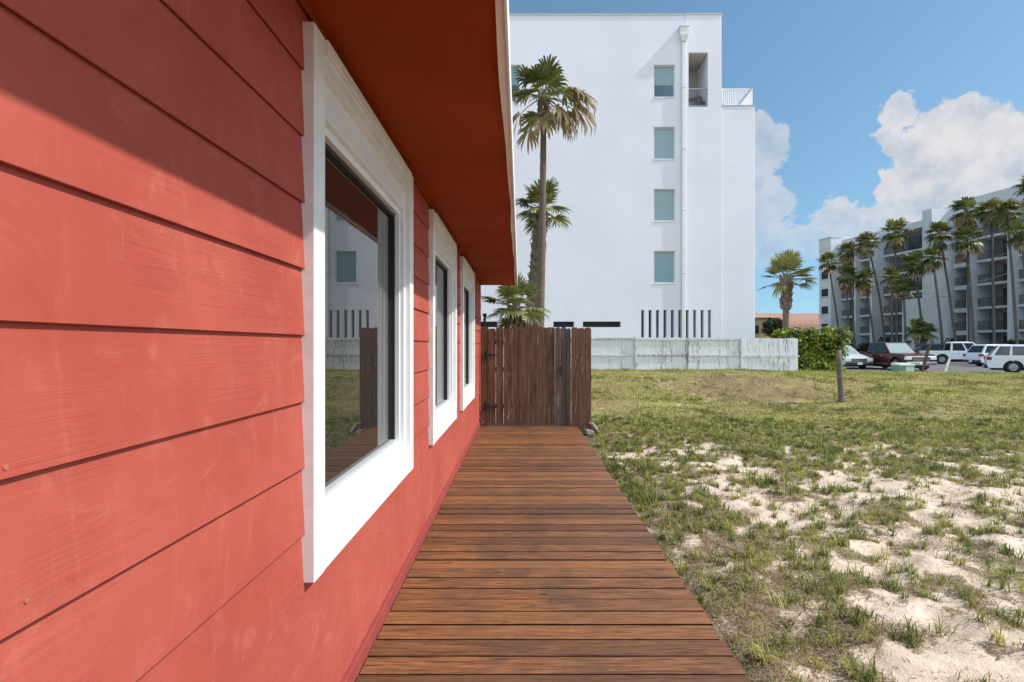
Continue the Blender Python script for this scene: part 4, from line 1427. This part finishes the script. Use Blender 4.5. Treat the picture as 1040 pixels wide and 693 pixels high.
# distant dark round tree by the far houses
def leafy(name, mats, parent, n, size, sampler, seed, mi_pick=None, fold=True):
    rg = np.random.default_rng(seed)
    pts = sampler(rg, n)
    n = len(pts)
    dirs = rg.normal(size=(n, 3)); dirs /= np.linalg.norm(dirs, axis=1)[:, None]
    dirs[:, 2] = np.abs(dirs[:, 2]) * 0.7 + 0.1
    oth = rg.normal(size=(n, 3))
    u = np.cross(dirs, oth); u /= np.linalg.norm(u, axis=1)[:, None]
    w = np.cross(dirs, u); w /= np.linalg.norm(w, axis=1)[:, None]
    sz = size * rg.uniform(0.6, 1.3, n)[:, None]
    a = pts - u * sz; b = pts + w * sz * 0.45 + dirs * sz * 0.12; c = pts + u * sz; d = pts - w * sz * 0.45 + dirs * sz * 0.12
    co = np.stack([a, b, c, d], 1).reshape(-1, 3)
    idx = np.arange(n * 4, dtype=np.int32)
    me = bpy.data.meshes.new(name)
    me.vertices.add(n * 4); me.vertices.foreach_set('co', co.astype(np.float32).ravel())
    me.loops.add(n * 4); me.loops.foreach_set('vertex_index', idx)
    me.polygons.add(n); me.polygons.foreach_set('loop_start', np.arange(0, n * 4, 4, dtype=np.int32))
    me.update(calc_edges=True)
    for x in mats: me.materials.append(x)
    if mi_pick is not None:
        me.polygons.foreach_set('material_index', mi_pick(rg, pts).astype(np.int32))
    at = me.attributes.new('rnd', 'FLOAT', 'POINT'); at.data.foreach_set('value', np.repeat(rg.uniform(0, 1, n), 4).astype(np.float32))
    o = bpy.data.objects.new(name, me); COL.objects.link(o)
    if parent: o.parent = parent
    return o


root = empty('round_tree', (P(788, 0, 88).x - 0.8, 88, -0.12))
tag(root, 'distant dark round tree between the tan house and the lone palm', 'tree')
m = MB(); m.tube([(0, 0, -.2), (0.1, 0, 2), (0, 0, 3.6)], [.28, .22, .12], 8); m.build('trunk', M['trunk_far'], root)
def ts(rg, n):
    d = rg.normal(size=(n, 3)); d /= np.linalg.norm(d, axis=1)[:, None]
    r = rg.uniform(0.45, 1.0, n) ** 0.6 * (1 + 0.25 * np.sin(d[:, 0] * 7 + d[:, 2] * 5) * np.cos(d[:, 1] * 6))
    return d * r[:, None] * np.array([1.7, 1.7, 1.5]) + np.array([0.4, 0, 4.5])
leafy('crown', [M['shrub']], root, 2600, 0.22, ts, 5)

# ------------------------------------------------------------------ hedge
HX0, HX1 = P(801, 0, 26.3).x, P(855, 0, 26.3).x
hedge = empty('bright_hedge', ((HX0 + HX1) / 2, 26.4, -0.12))
tag(hedge, 'bright green rounded hedge with yellowish leaves at the end of the white fence', 'hedge')
cxh = (HX0 + HX1) / 2


lumps = []
rg_ = random.Random(4)
for i in range(44):      # the thick block beside the fence
    lumps.append((rg_.uniform(HX0 + 0.25, HX1 - 0.2) - cxh, rg_.uniform(-0.55, 0.9), rg_.uniform(0.25, 2.08), rg_.uniform(0.36, 0.55)))
for i in range(20):      # the lower arm behind the fence
    lumps.append((rg_.uniform(P(790, 0, 28).x, HX0 + 0.9) - cxh, rg_.uniform(1.0, 1.9), rg_.uniform(1.2, 2.05), rg_.uniform(0.34, 0.52)))


def hs(rg, n):
    L = np.array(lumps)
    k_ = rg.integers(0, len(L), n)
    d = rg.normal(size=(n, 3)); d /= np.linalg.norm(d, axis=1)[:, None]
    r = L[k_, 3] * rg.uniform(0.72, 1.06, n)
    p = L[k_, :3] + d * r[:, None]
    p[:, 2] = np.maximum(p[:, 2], 0.05)
    return p
leafy('leaves', [M['hedge'], M['hedge_red']], hedge, 17000, 0.085, hs, 31, lambda rg, p: (rg.uniform(0, 1, len(p)) < 0.012 * (p[:, 2] > 1.3)))
m = MB()
for (x, y, z, r) in lumps:
    i0 = len(m.v)
    rr = r * 0.74
    for th in (-90, -45, 0, 45, 90):
        for q in range(8):
            a = q * math.pi / 4
            m.v.append((x + rr * math.cos(R(th)) * math.cos(a), y + rr * math.cos(R(th)) * math.sin(a), max(-.1, z + rr * math.sin(R(th))))); m.r.append(.5)
    for t in range(4):
        for q in range(8):
            m.f.append((i0 + t * 8 + q, i0 + t * 8 + (q + 1) % 8, i0 + (t + 1) * 8 + (q + 1) % 8, i0 + (t + 1) * 8 + q)); m.m.append(0)
m.build('twigs', M['hedge_core'], hedge, fix=False)

# dark planting along the foot of the condominium
for name, s0, s1, hgt, label in (('foundation_hedge', -13, 4.2, 2.3, 'dark clipped hedge along the foot of the condominium right of the stair tower'),
                                 ('foundation_hedge', 8.9, 15.3, 2.7, 'taller dark hedge along the condominium foot left of the entrance block'),
                                 ('foundation_hedge', 16.2, 23.5, 1.7, 'low dark hedge along the condominium foot near its end wing')):
    root = empty(name, CO, math.atan2(0.9845, -0.1752))
    tag(root, label, 'hedge', 'hedges along the condominium foot')
    def fs(rg, n, s0=s0, s1=s1, hgt=hgt):
        p = np.stack([rg.uniform(s0, s1, n), rg.uniform(2.8, 4.6, n), rg.uniform(0.05, 1, n)], 1)
        p[:, 2] *= hgt * (0.72 + 0.35 * np.sin(p[:, 0] * 1.3) * np.sin(p[:, 0] * 0.57 + 1))
        return p
    leafy('leaves', [M['shrub']], root, int(450 * (s1 - s0)), 0.20, fs, 8)
    m = MB(); m.box(s0 + .3, s1 - .3, 3.1, 4.1, 0, hgt * 0.5); m.build('twigs', M['hedge_core'], root)

# ------------------------------------------------------------------ vehicles


def arch(cx, r, zb, n=9):
    return [(cx - r * math.cos(math.pi * i / n), zb + r * math.sin(math.pi * i / n) * 1.0) for i in range(n + 1)]


def inset_quad(q, a0, a1, b0, b1, out):
    """sub-rectangle of quad q (4 corners) in bilinear coords, pushed along its normal"""
    q = [Vector(p) for p in q]
    def bl(u, v): return (q[0] * (1 - u) + q[1] * u) * (1 - v) + (q[3] * (1 - u) + q[2] * u) * v
    n = (q[1] - q[0]).cross(q[3] - q[0]).normalized()
    pts = [bl(a0, b0), bl(a1, b0), bl(a1, b1), bl(a0, b1)]
    return [p + n * out for p in pts], n


def slab_quad(mb, pts, n, th=0.012, mi=0):
    i = len(mb.v)
    lo = [p - n * th for p in pts]
    mb.v.extend(tuple(p) for p in lo + pts); mb.r.extend([.5] * 8)
    for q in ((3, 2, 1, 0), (4, 5, 6, 7), (0, 1, 5, 4), (1, 2, 6, 5), (2, 3, 7, 6), (3, 0, 4, 7)):
        mb.f.append(tuple(i + j for j in q)); mb.m.append(mi)


def vehicle(name, loc, heading, kind, paint, label, cat, L, W, H, group='vehicles in the parking lot'):
    root = empty(name, loc, heading)
    tag(root, label, cat, group)
    h = W / 2
    zb, zs = 0.30, (1.08 if kind == 'pickup' else 0.98)      # sill and beltline
    if kind == 'pickup': zb = 0.38
    wr = 0.40 if kind == 'pickup' else 0.36
    fx, rx = L / 2 - 0.95, -L / 2 + 1.15
    hood = zs - 0.02 if kind == 'pickup' else zs - 0.05
    ra = wr + 0.09
    if kind == 'pickup':
        cab0, cab1 = -L / 2 + 1.75, L / 2 - 1.55      # rear and front ends of the cab at the belt
        poly = [(-L / 2, zb + 0.12), (-L / 2, zs)] + [(cab0, zs), (cab1, zs + .03), (L / 2 - 0.25, hood), (L / 2 - 0.05, hood - 0.16), (L / 2, hood - 0.35), (L / 2, zb + 0.1), (L / 2 - 0.12, zb)]
    else:
        cab0, cab1 = -L / 2 + 0.12, L / 2 - 1.18
        poly = [(-L / 2 + .05, zb), (-L / 2, zb + 0.25), (-L / 2 + 0.04, zs - .1), (-L / 2 + .1, zs), (cab1, zs + .02), (L / 2 - 0.5, hood - 0.06), (L / 2 - 0.12, hood - 0.2), (L / 2, hood - 0.42), (L / 2, zb + 0.12), (L / 2 - 0.10, zb)]
    poly += [(fx + ra, zb)] + list(reversed(arch(fx, ra, zb + 0.02))) + [(fx - ra, zb), (rx + ra, zb)] + list(reversed(arch(rx, ra, zb + 0.02))) + [(rx - ra, zb)]
    m = MB(); m.prism(poly, 'y', -h, h)
    if kind == 'pickup':      # bed rails and dark bed floor liner on top
        m.box(-L / 2 + 0.02, cab0 - 0.03, h - 0.10, h - 0.005, zs + .002, zs + 0.05)
        m.box(-L / 2 + 0.02, cab0 - 0.03, -h + 0.005, -h + 0.10, zs + .002, zs + 0.05)
        m.box(-L / 2 + 0.005, -L / 2 + 0.07, -h + 0.105, h - 0.105, zs + .002, zs + 0.05)
    body = m.build('body', M[paint], root, bevel=0.045)
    # cabin
    ins = 0.17
    if kind == 'pickup': xr0, xf0, xr1, xf1 = cab0, cab1, cab0 + 0.12, cab1 - 0.78
    else: xr0, xf0, xr1, xf1 = cab0, cab1, cab0 + 0.42, cab1 - 0.88
    z0, z1 = zs - 0.004, H - 0.03
    hb0, hb1 = h - 0.05, h - 0.05 - ins
    A = [(xr0, -hb0, z0), (xf0, -hb0, z0), (xf0, hb0, z0), (xr0, hb0, z0)]
    B = [(xr1, -hb1, z1), (xf1, -hb1, z1), (xf1, hb1, z1), (xr1, hb1, z1)]
    m = MB(); m.hexa(A + B)
    cabin = m.build('cabin', M[paint], root, bevel=0.05)
    m = MB(); m.hexa([(xr1 + .12, -hb1 + .06, z1 + .002), (xf1 - .12, -hb1 + .06, z1 + .002), (xf1 - .12, hb1 - .06, z1 + .002), (xr1 + .12, hb1 - .06, z1 + .002),
                      (xr1 + .25, -hb1 + .14, H), (xf1 - .25, -hb1 + .14, H), (xf1 - .25, hb1 - .14, H), (xr1 + .25, hb1 - .14, H)])
    m.build('roof', M[paint], root, bevel=0.02)
    # side glass, two or three panes a side, cut on the slant of the pillars
    cutsets = [(0.06, 0.46), (0.52, 0.92)] if kind == 'pickup' else [(0.05, 0.27), (0.31, 0.60), (0.64, 0.93)]
    for sgn in (-1, 1):
        q = [A[0], A[1], B[1], B[0]] if sgn < 0 else [A[2], A[3], B[3], B[2]]
        for (u0, u1) in cutsets:
            a0, a1 = (u0, u1) if sgn < 0 else (1 - u1, 1 - u0)
            pts, n = inset_quad(q, a0, a1, 0.10, 0.88, 0.008)
            m = MB(); slab_quad(m, pts, n); m.build('side_window', M['car_glass'], cabin)
    pts, n = inset_quad([A[1], A[2], B[2], B[1]], 0.06, 0.94, 0.06, 0.92, 0.008)
    m = MB(); slab_quad(m, pts, n); m.build('windscreen', M['screen_glass'], cabin)
    pts, n = inset_quad([A[3], A[0], B[0], B[3]], 0.08, 0.92, 0.12, 0.88, 0.008)
    m = MB(); slab_quad(m, pts, n); m.build('rear_window', M['car_glass'], cabin)
    # wheels
    for x in (fx, rx):
        for sgn in (-1, 1):
            m = MB(); y0, y1 = sgn * (h - 0.25), sgn * (h - 0.02)
            m.tube([(x, y0, wr), (x, y0 + sgn * .03, wr), (x, y1 - sgn * .03, wr), (x, y1, wr)], [wr * .9, wr, wr, wr * .9], 20)
            w_ = m.build('wheel', M['tyre'], root, smooth=False)
            m = MB()
            m.tube([(x, y1 - sgn * .01, wr), (x, y1 + sgn * .008, wr)], wr * .58, 16)
            for sp in range(5):
                an = sp * 2 * math.pi / 5
                m.tube([(x, y1 + sgn * .012, wr), (x + math.cos(an) * wr * .55, y1 + sgn * .012, wr + math.sin(an) * wr * .55)], .03, 4)
            m.build('rim', M['rim'], w_)
    # front end
    m = MB(); zg = hood - 0.36
    m.box(L / 2 - 0.02, L / 2 + 0.012, -h + 0.42, h - 0.42, zg - 0.14, zg + 0.16); gr = m.build('grille', M['plastic'], root)
    m = MB()
    for zz in (-0.07, 0.02, 0.11): m.box(L / 2 + 0.013, L / 2 + 0.024, -h + 0.44, h - 0.44, zg + zz, zg + zz + 0.025)
    m.build('grille_bar', M['chrome'], gr)
    for sgn in (-1, 1):
        m = MB(); m.box(L / 2 - 0.16, L / 2 + 0.014, sgn * (h - 0.40), sgn * (h + 0.004), zg, zg + 0.20); m.build('headlight', M['lamp_clear'], root, bevel=0.02)
        m = MB()
        if kind == 'pickup': m.box(-L / 2 - 0.012, -L / 2 + 0.10, sgn * (h - 0.16), sgn * (h + 0.006), zs - 0.42, zs - 0.06)
        else: m.box(-L / 2 - 0.004, -L / 2 + 0.22, sgn * (h - 0.24), sgn * (h + 0.006), zs - 0.22, zs - 0.02)
        m.build('tail_light', M['lamp_red'], root, bevel=0.015)
        m = MB(); m.box(cab1 - 0.35, cab1 - 0.22, sgn * (h + 0.01), sgn * (h + 0.20), zs + 0.06, zs + 0.22); m.build('mirror', M['plastic'] if kind != 'pickup' else M[paint], root, bevel=0.02)
        for dx in ((-0.1, 0.95) if kind != 'pickup' else (0.15, 1.15)):
            m = MB(); m.box(xr0 + dx + 0.35, xr0 + dx + 0.53, sgn * (h - 0.004), sgn * (h + 0.02), zs - 0.16, zs - 0.13); m.build('door_handle', M['chrome'] if kind == 'pickup' else M[paint], root)
        m = MB(); m.box(rx + ra + .02, fx - ra - .02, sgn * (h - 0.01), sgn * (h + 0.012), zb - 0.03, zb + 0.06); m.build('side_sill', M['chrome'] if paint == 'paint_maroon' else M['plastic'], root)
    bm_ = M['chrome'] if kind == 'pickup' else M['plastic']
    m = MB(); m.box(L / 2 - 0.06, L / 2 + 0.09, -h + 0.03, h - 0.03, zb - 0.02, zb + 0.20); fb = m.build('front_bumper', bm_, root, bevel=0.03)
    m = MB(); m.box(L / 2 + 0.091, L / 2 + 0.10, -0.16, 0.16, zb + 0.02, zb + 0.17); m.build('number_plate', M['plate'], fb)
    m = MB(); m.box(-L / 2 - 0.09, -L / 2 + 0.06, -h + 0.03, h - 0.03, zb - 0.02, zb + 0.18); rb = m.build('rear_bumper', bm_, root, bevel=0.03)
    m = MB(); m.box(-L / 2 - 0.10, -L / 2 - 0.091, -0.16, 0.16, zb + 0.02, zb + 0.17); m.build('number_plate', M['plate'], rb)
    # dark underbody
    m = MB(); m.box(-L / 2 + 0.25, L / 2 - 0.25, -h + 0.27, h - 0.27, 0.18, zb + 0.35); m.build('underbody', M['plastic'], root)
    return root


LZ = -0.13
vehicle('pickup_truck', (25.15, 36.8, LZ), R(-89), 'pickup', 'paint_maroon', 'maroon crew cab pickup truck parked at the grass edge, chrome nose towards the lawn', 'pickup truck', 5.6, 1.95, 1.84)
vehicle('suv', (29.6, 31.0, LZ), R(-36), 'suv', 'paint_white', 'white suv nearest the grass, cut off by the right edge of the view', 'suv', 4.5, 1.82, 1.66)
vehicle('pickup_truck', (38.3, 46.9, LZ), R(-22), 'pickup', 'paint_white', 'white crew cab pickup truck seen side on behind the white stake', 'pickup truck', 5.7, 2.0, 1.93)
vehicle('suv', (37.3, 41.8, LZ), R(-4), 'suv', 'paint_white', 'white suv squeezed between the white pickup and the nearest white suv', 'suv', 4.6, 1.85, 1.70)
vehicle('suv', (22.75, 38.6, LZ), R(-90), 'suv', 'paint_silver', 'silver suv half hidden between the hedge and the maroon pickup', 'suv', 4.6, 1.85, 1.62)
vehicle('suv', (P(955, 0, 56).x, 56, LZ), R(-20), 'suv', 'paint_black', 'black suv parked far back beyond the white pickup', 'suv', 4.7, 1.9, 1.78)

# ------------------------------------------------------------------ small things on the lot edge
ub = empty('utility_box', (P(917, 0, 28).x, 28.0, -0.05))
tag(ub, 'pale green metal utility box at the grass edge before the maroon pickup', 'utility box')
ub.scale = (0.64, 0.8, 0.95)
m = MB(); m.box(-.60, .60, -.38, .38, -.1, .52); m.build('cabinet', M['box_green'], ub, bevel=0.02)
m = MB(); m.hexa([(-.64, -.42, .521), (.64, -.42, .521), (.64, .42, .521), (-.64, .42, .521), (-.62, -.40, .60), (.62, -.40, .60), (.62, .40, .66), (-.62, .40, .66)]); m.build('lid', M['box_lid'], ub, bevel=0.01)
m = MB(); m.box(-.12, .56, -.392, -.381, .02, .48); m.build('door_panel', M['box_lid'], ub)

pa, pb_ = P(957.5, 378.5, 26.5), P(964.5, 364.5, 26.5)
m = MB(); s_ = 0.055
m.hexa([(pa.x - s_, pa.y - .02, pa.z - .3), (pa.x + s_, pa.y - .02, pa.z - .3), (pa.x + s_, pa.y + .02, pa.z - .3), (pa.x - s_, pa.y + .02, pa.z - .3),
        (pb_.x - s_, pb_.y - .02, pb_.z), (pb_.x + s_, pb_.y - .02, pb_.z), (pb_.x + s_, pb_.y + .02, pb_.z), (pb_.x - s_, pb_.y + .02, pb_.z)])
tag(m.build('leaning_stake', M['stake_white'], bevel=0.006), 'short white stake leaning right at the grass edge before the white pickup', 'stake')
pa, pb_ = P(934.5, 377, 27), P(944.5, 349, 27)
m = MB(); s_ = 0.06
m.hexa([(pa.x - s_, pa.y - .04, pa.z - .4), (pa.x + s_, pa.y - .04, pa.z - .4), (pa.x + s_, pa.y + .04, pa.z - .4), (pa.x - s_, pa.y + .04, pa.z - .4),
        (pb_.x - s_, pb_.y - .04, pb_.z), (pb_.x + s_, pb_.y - .04, pb_.z), (pb_.x + s_, pb_.y + .04, pb_.z), (pb_.x - s_, pb_.y + .04, pb_.z)])
tag(m.build('leaning_stake', M['stake_brown'], bevel=0.008), 'dark brown stake leaning right before the maroon pickup nose', 'stake')

# grey post standing in the grass
PY = 14.0
pb0, pt0 = P(855, 404, PY), P(851.5, 356, PY)
m = MB()
pts, rad = [], []
for i in range(9):
    t = i / 8
    pts.append((pb0.x + (pt0.x - pb0.x) * t + random.uniform(-.004, .004), PY + random.uniform(-.004, .004), pb0.z - 0.25 + (pt0.z - pb0.z + 0.25) * t)); rad.append(0.076 - 0.010 * t + random.uniform(-.004, .004))
m.tube(pts, rad, 9)
tag(m.build('weathered_post', M['post'], smooth=True), 'weathered grey wooden post leaning slightly in the lawn before the hedge', 'post')

# overhead wires between the right edge and the condominium
for (x0, y0, x1, y1, label) in ((905, 285, 1100, 228, 'upper thin overhead wire crossing in front of the condominium'), (905, 304, 1100, 250, 'lower thin overhead wire crossing in front of the condominium')):
    a, b = P(x0, y0, 62), P(x1, y1, 46)
    pts = []
    for i in range(25):
        t = i / 24
        p = a.lerp(b, t); p.z -= 0.7 * 4 * t * (1 - t)
        pts.append(p)
    m = MB(); m.tube(pts, 0.022, 5)
    tag(m.build('overhead_wire', M['wire']), label, 'wire', 'overhead wires')

# ------------------------------------------------------------------ grass (one mass of blades)


def blades(name, mat, x, y, length, width, lean, seed, z=None, flat=False, rn=None):
    rg = np.random.default_rng(seed)
    n = len(x)
    if z is None: z = height_at(x, y)
    az = rg.uniform(0, 2 * np.pi, n)
    d = np.stack([np.cos(az), np.sin(az), np.zeros(n)], 1)
    s = np.stack([-np.sin(az), np.cos(az), np.zeros(n)], 1)
    base = np.stack([x, y, z - 0.004], 1)
    L = length[:, None]; W = width[:, None]; le = lean[:, None]
    up = np.array([0, 0, 1.0])
    if flat:
        mid = base + d * L * 0.5 + up * (0.010 + 0.012 * rg.uniform(0, 1, n)[:, None])
        tip = base + d * L + up * 0.006
    else:
        mid = base + up * L * 0.58 * np.cos(le * 0.6) + d * L * 0.58 * np.sin(le * 0.6)
        tip = mid + up * L * 0.46 * np.cos(le * 1.7) + d * L * 0.46 * np.sin(le * 1.7)
    co = np.stack([base - s * W, base + s * W, mid + s * W * 0.8, mid - s * W * 0.8, tip], 1).reshape(-1, 3)
    i0 = np.arange(n, dtype=np.int32)[:, None] * 5
    loops = np.concatenate([i0 + np.array([[0, 1, 2, 3]]), i0 + np.array([[3, 2, 4]])], 1).astype(np.int32).ravel()
    ls = np.stack([np.arange(n) * 7, np.arange(n) * 7 + 4], 1).astype(np.int32).ravel()
    me = bpy.data.meshes.new(name)
    me.vertices.add(n * 5); me.vertices.foreach_set('co', co.astype(np.float32).ravel())
    me.loops.add(n * 7); me.loops.foreach_set('vertex_index', loops)
    me.polygons.add(n * 2); me.polygons.foreach_set('loop_start', ls)
    me.update(calc_edges=True)
    at = me.attributes.new('rnd', 'FLOAT', 'POINT')
    rv = rg.uniform(0, 1, n) if rn is None else rn
    at.data.foreach_set('value', np.repeat(rv, 5).astype(np.float32))
    me.materials.append(mat)
    o = bpy.data.objects.new(name, me); COL.objects.link(o)
    return o


def scatter(n, x0, x1, y0, y1, seed):
    rg = np.random.default_rng(seed)
    return rg.uniform(x0, x1, n), rg.uniform(y0, y1, n), rg


GX, GY, GL, GWd, GLe, GR = [], [], [], [], [], []
for (n, x0, x1, y0, y1, lmin, lmax, w, seed) in ((215000, 1.03, 9.5, 0.4, 5.2, 0.025, 0.075, 0.0021, 1), (180000, 1.05, 14.0, 5.2, 9.6, 0.03, 0.085, 0.0034, 2),
                                                (175000, 1.25, 20.0, 9.6, 15.5, 0.035, 0.085, 0.0055, 3), (145000, 1.3, 29, 15.5, 22.5, 0.04, 0.09, 0.0085, 4)):
    x, y, rg = scatter(n, x0, x1, y0, y1, seed)
    c = cover_at(x, y) - 0.9 * soil_at(x, y)
    tuft = fbm(x * 7.5, y * 7.5, 2, 61)
    nearm = 1 - sst(y, 8, 12)
    p = (sst(c, 0.50, 0.74) + 0.05 * sst(c, 0.1, 0.4)) * ((0.10 + 0.20 * (1 - nearm)) + (0.90 - 0.20 * (1 - nearm)) * sst(tuft, 0.40, 0.58))
    p = p * (1 - 0.62 * sst(fbm(x * 0.55 + 9, y * 0.9, 4, 55), 0.48, 0.64) * sst(y, 9.5, 12))
    keep = rg.uniform(0, 1, n) < p
    edge = (x < 1.05 + 0.006 * y + 0.02) & (y < 9.9)
    keep &= ~edge
    keep &= rg.uniform(0, 1, n) < sst(x - 1.02 * y, 6.5, 0.0)
    keep &= np.hypot(x - pb0.x, y - PY) > 0.06
    x, y, c, tuft = x[keep], y[keep], c[keep], tuft[keep]
    k_ = len(x)
    GX.append(x); GY.append(y)
    lush = sst(fbm(x * 1.4, y * 1.4, 3, 77), 0.35, 0.7) * (0.6 + 0.8 * sst(tuft, 0.5, 0.75))
    GL.append((lmin + (lmax - lmin) * rg.uniform(0, 1, k_) ** 1.3) * (0.55 + 0.75 * lush))
    GWd.append(w * rg.uniform(0.7, 1.3, k_))
    GLe.append(rg.uniform(0.1, 1.05, k_))
    GR.append(np.clip(0.15 + 0.55 * fbm(x * 0.8, y * 0.8, 3, 91) + rg.uniform(-0.25, 0.35, k_) - 0.25 * (lush - 0.5) + 0.16 * sst(y, 12, 19), 0, 1))
# separate weeds and tufts standing in the sand, each a star of longer blades
rg = np.random.default_rng(77)
nt = 6500
tx = rg.uniform(1.1, 13, nt); ty = rg.uniform(0.6, 11.5, nt)
tc = cover_at(tx, ty)
ok = (rg.uniform(0, 1, nt) < sst(tc, 0.12, 0.5)) & (tx > 1.12 + 0.006 * ty)
tx, ty = tx[ok], ty[ok]
per = 26
big = rg.uniform(0.5, 1.35, len(tx))
rr = np.abs(rg.normal(0, 0.030, (len(tx), per))) * big[:, None]; aa = rg.uniform(0, 6.283, (len(tx), per))
GX.append((tx[:, None] + rr * np.cos(aa)).ravel()); GY.append((ty[:, None] + rr * np.sin(aa)).ravel())
GL.append((rg.uniform(0.035, 0.125, (len(tx), per)) * big[:, None]).ravel())
GWd.append((np.full((len(tx), per), 0.0026) * (0.7 + ty[:, None] * 0.11) * rg.uniform(.7, 1.4, (len(tx), per))).ravel())
GLe.append(rg.uniform(0.35, 1.25, len(tx) * per)); GR.append(np.clip(np.repeat(rg.uniform(0, .7, len(tx)), per) + rg.uniform(-.15, .3, len(tx) * per), 0, 1))
o = blades('grass', M['grass'], *[np.concatenate(q) for q in (GX, GY, GL, GWd, GLe)], 100, rn=np.concatenate(GR))
tag(o, kind='stuff')

# dead stalks and litter lying in the sand and thatch
GX, GY, GL, GWd, GLe = [], [], [], [], []
for (n, x0, x1, y0, y1, lmin, lmax, w, seed) in ((170000, 1.03, 9.0, 0.4, 5.4, 0.02, 0.09, 0.0018, 11), (130000, 1.05, 14.0, 5.4, 10.0, 0.03, 0.10, 0.0030, 12), (80000, 1.3, 24, 10, 20, 0.03, 0.10, 0.0060, 13)):
    x, y, rg = scatter(n, x0, x1, y0, y1, seed)
    c = cover_at(x, y)
    nn = fbm(x * 2.3 + 40, y * 2.3, 4, 71)
    p = (sst(c, 0.22, 0.50) * sst(nn, 0.36, 0.62) + 0.06) + 0.8 * soil_at(x, y) * sst(nn, .3, .6)
    keep = rg.uniform(0, 1, n) < p
    keep &= ~((x < 1.05 + 0.006 * y + 0.02) & (y < 9.9))
    keep &= rg.uniform(0, 1, n) < sst(x - 1.02 * y, 6.5, 0.0)
    x, y = x[keep], y[keep]; k_ = len(x)
    GX.append(x); GY.append(y); GL.append(rg.uniform(lmin, lmax, k_)); GWd.append(w * rg.uniform(.6, 1.3, k_)); GLe.append(rg.uniform(0, 1, k_))
o = blades('dead_grass', M['grass_dry'], *[np.concatenate(q) for q in (GX, GY, GL, GWd, GLe)], 101, flat=True)
tag(o, kind='stuff')
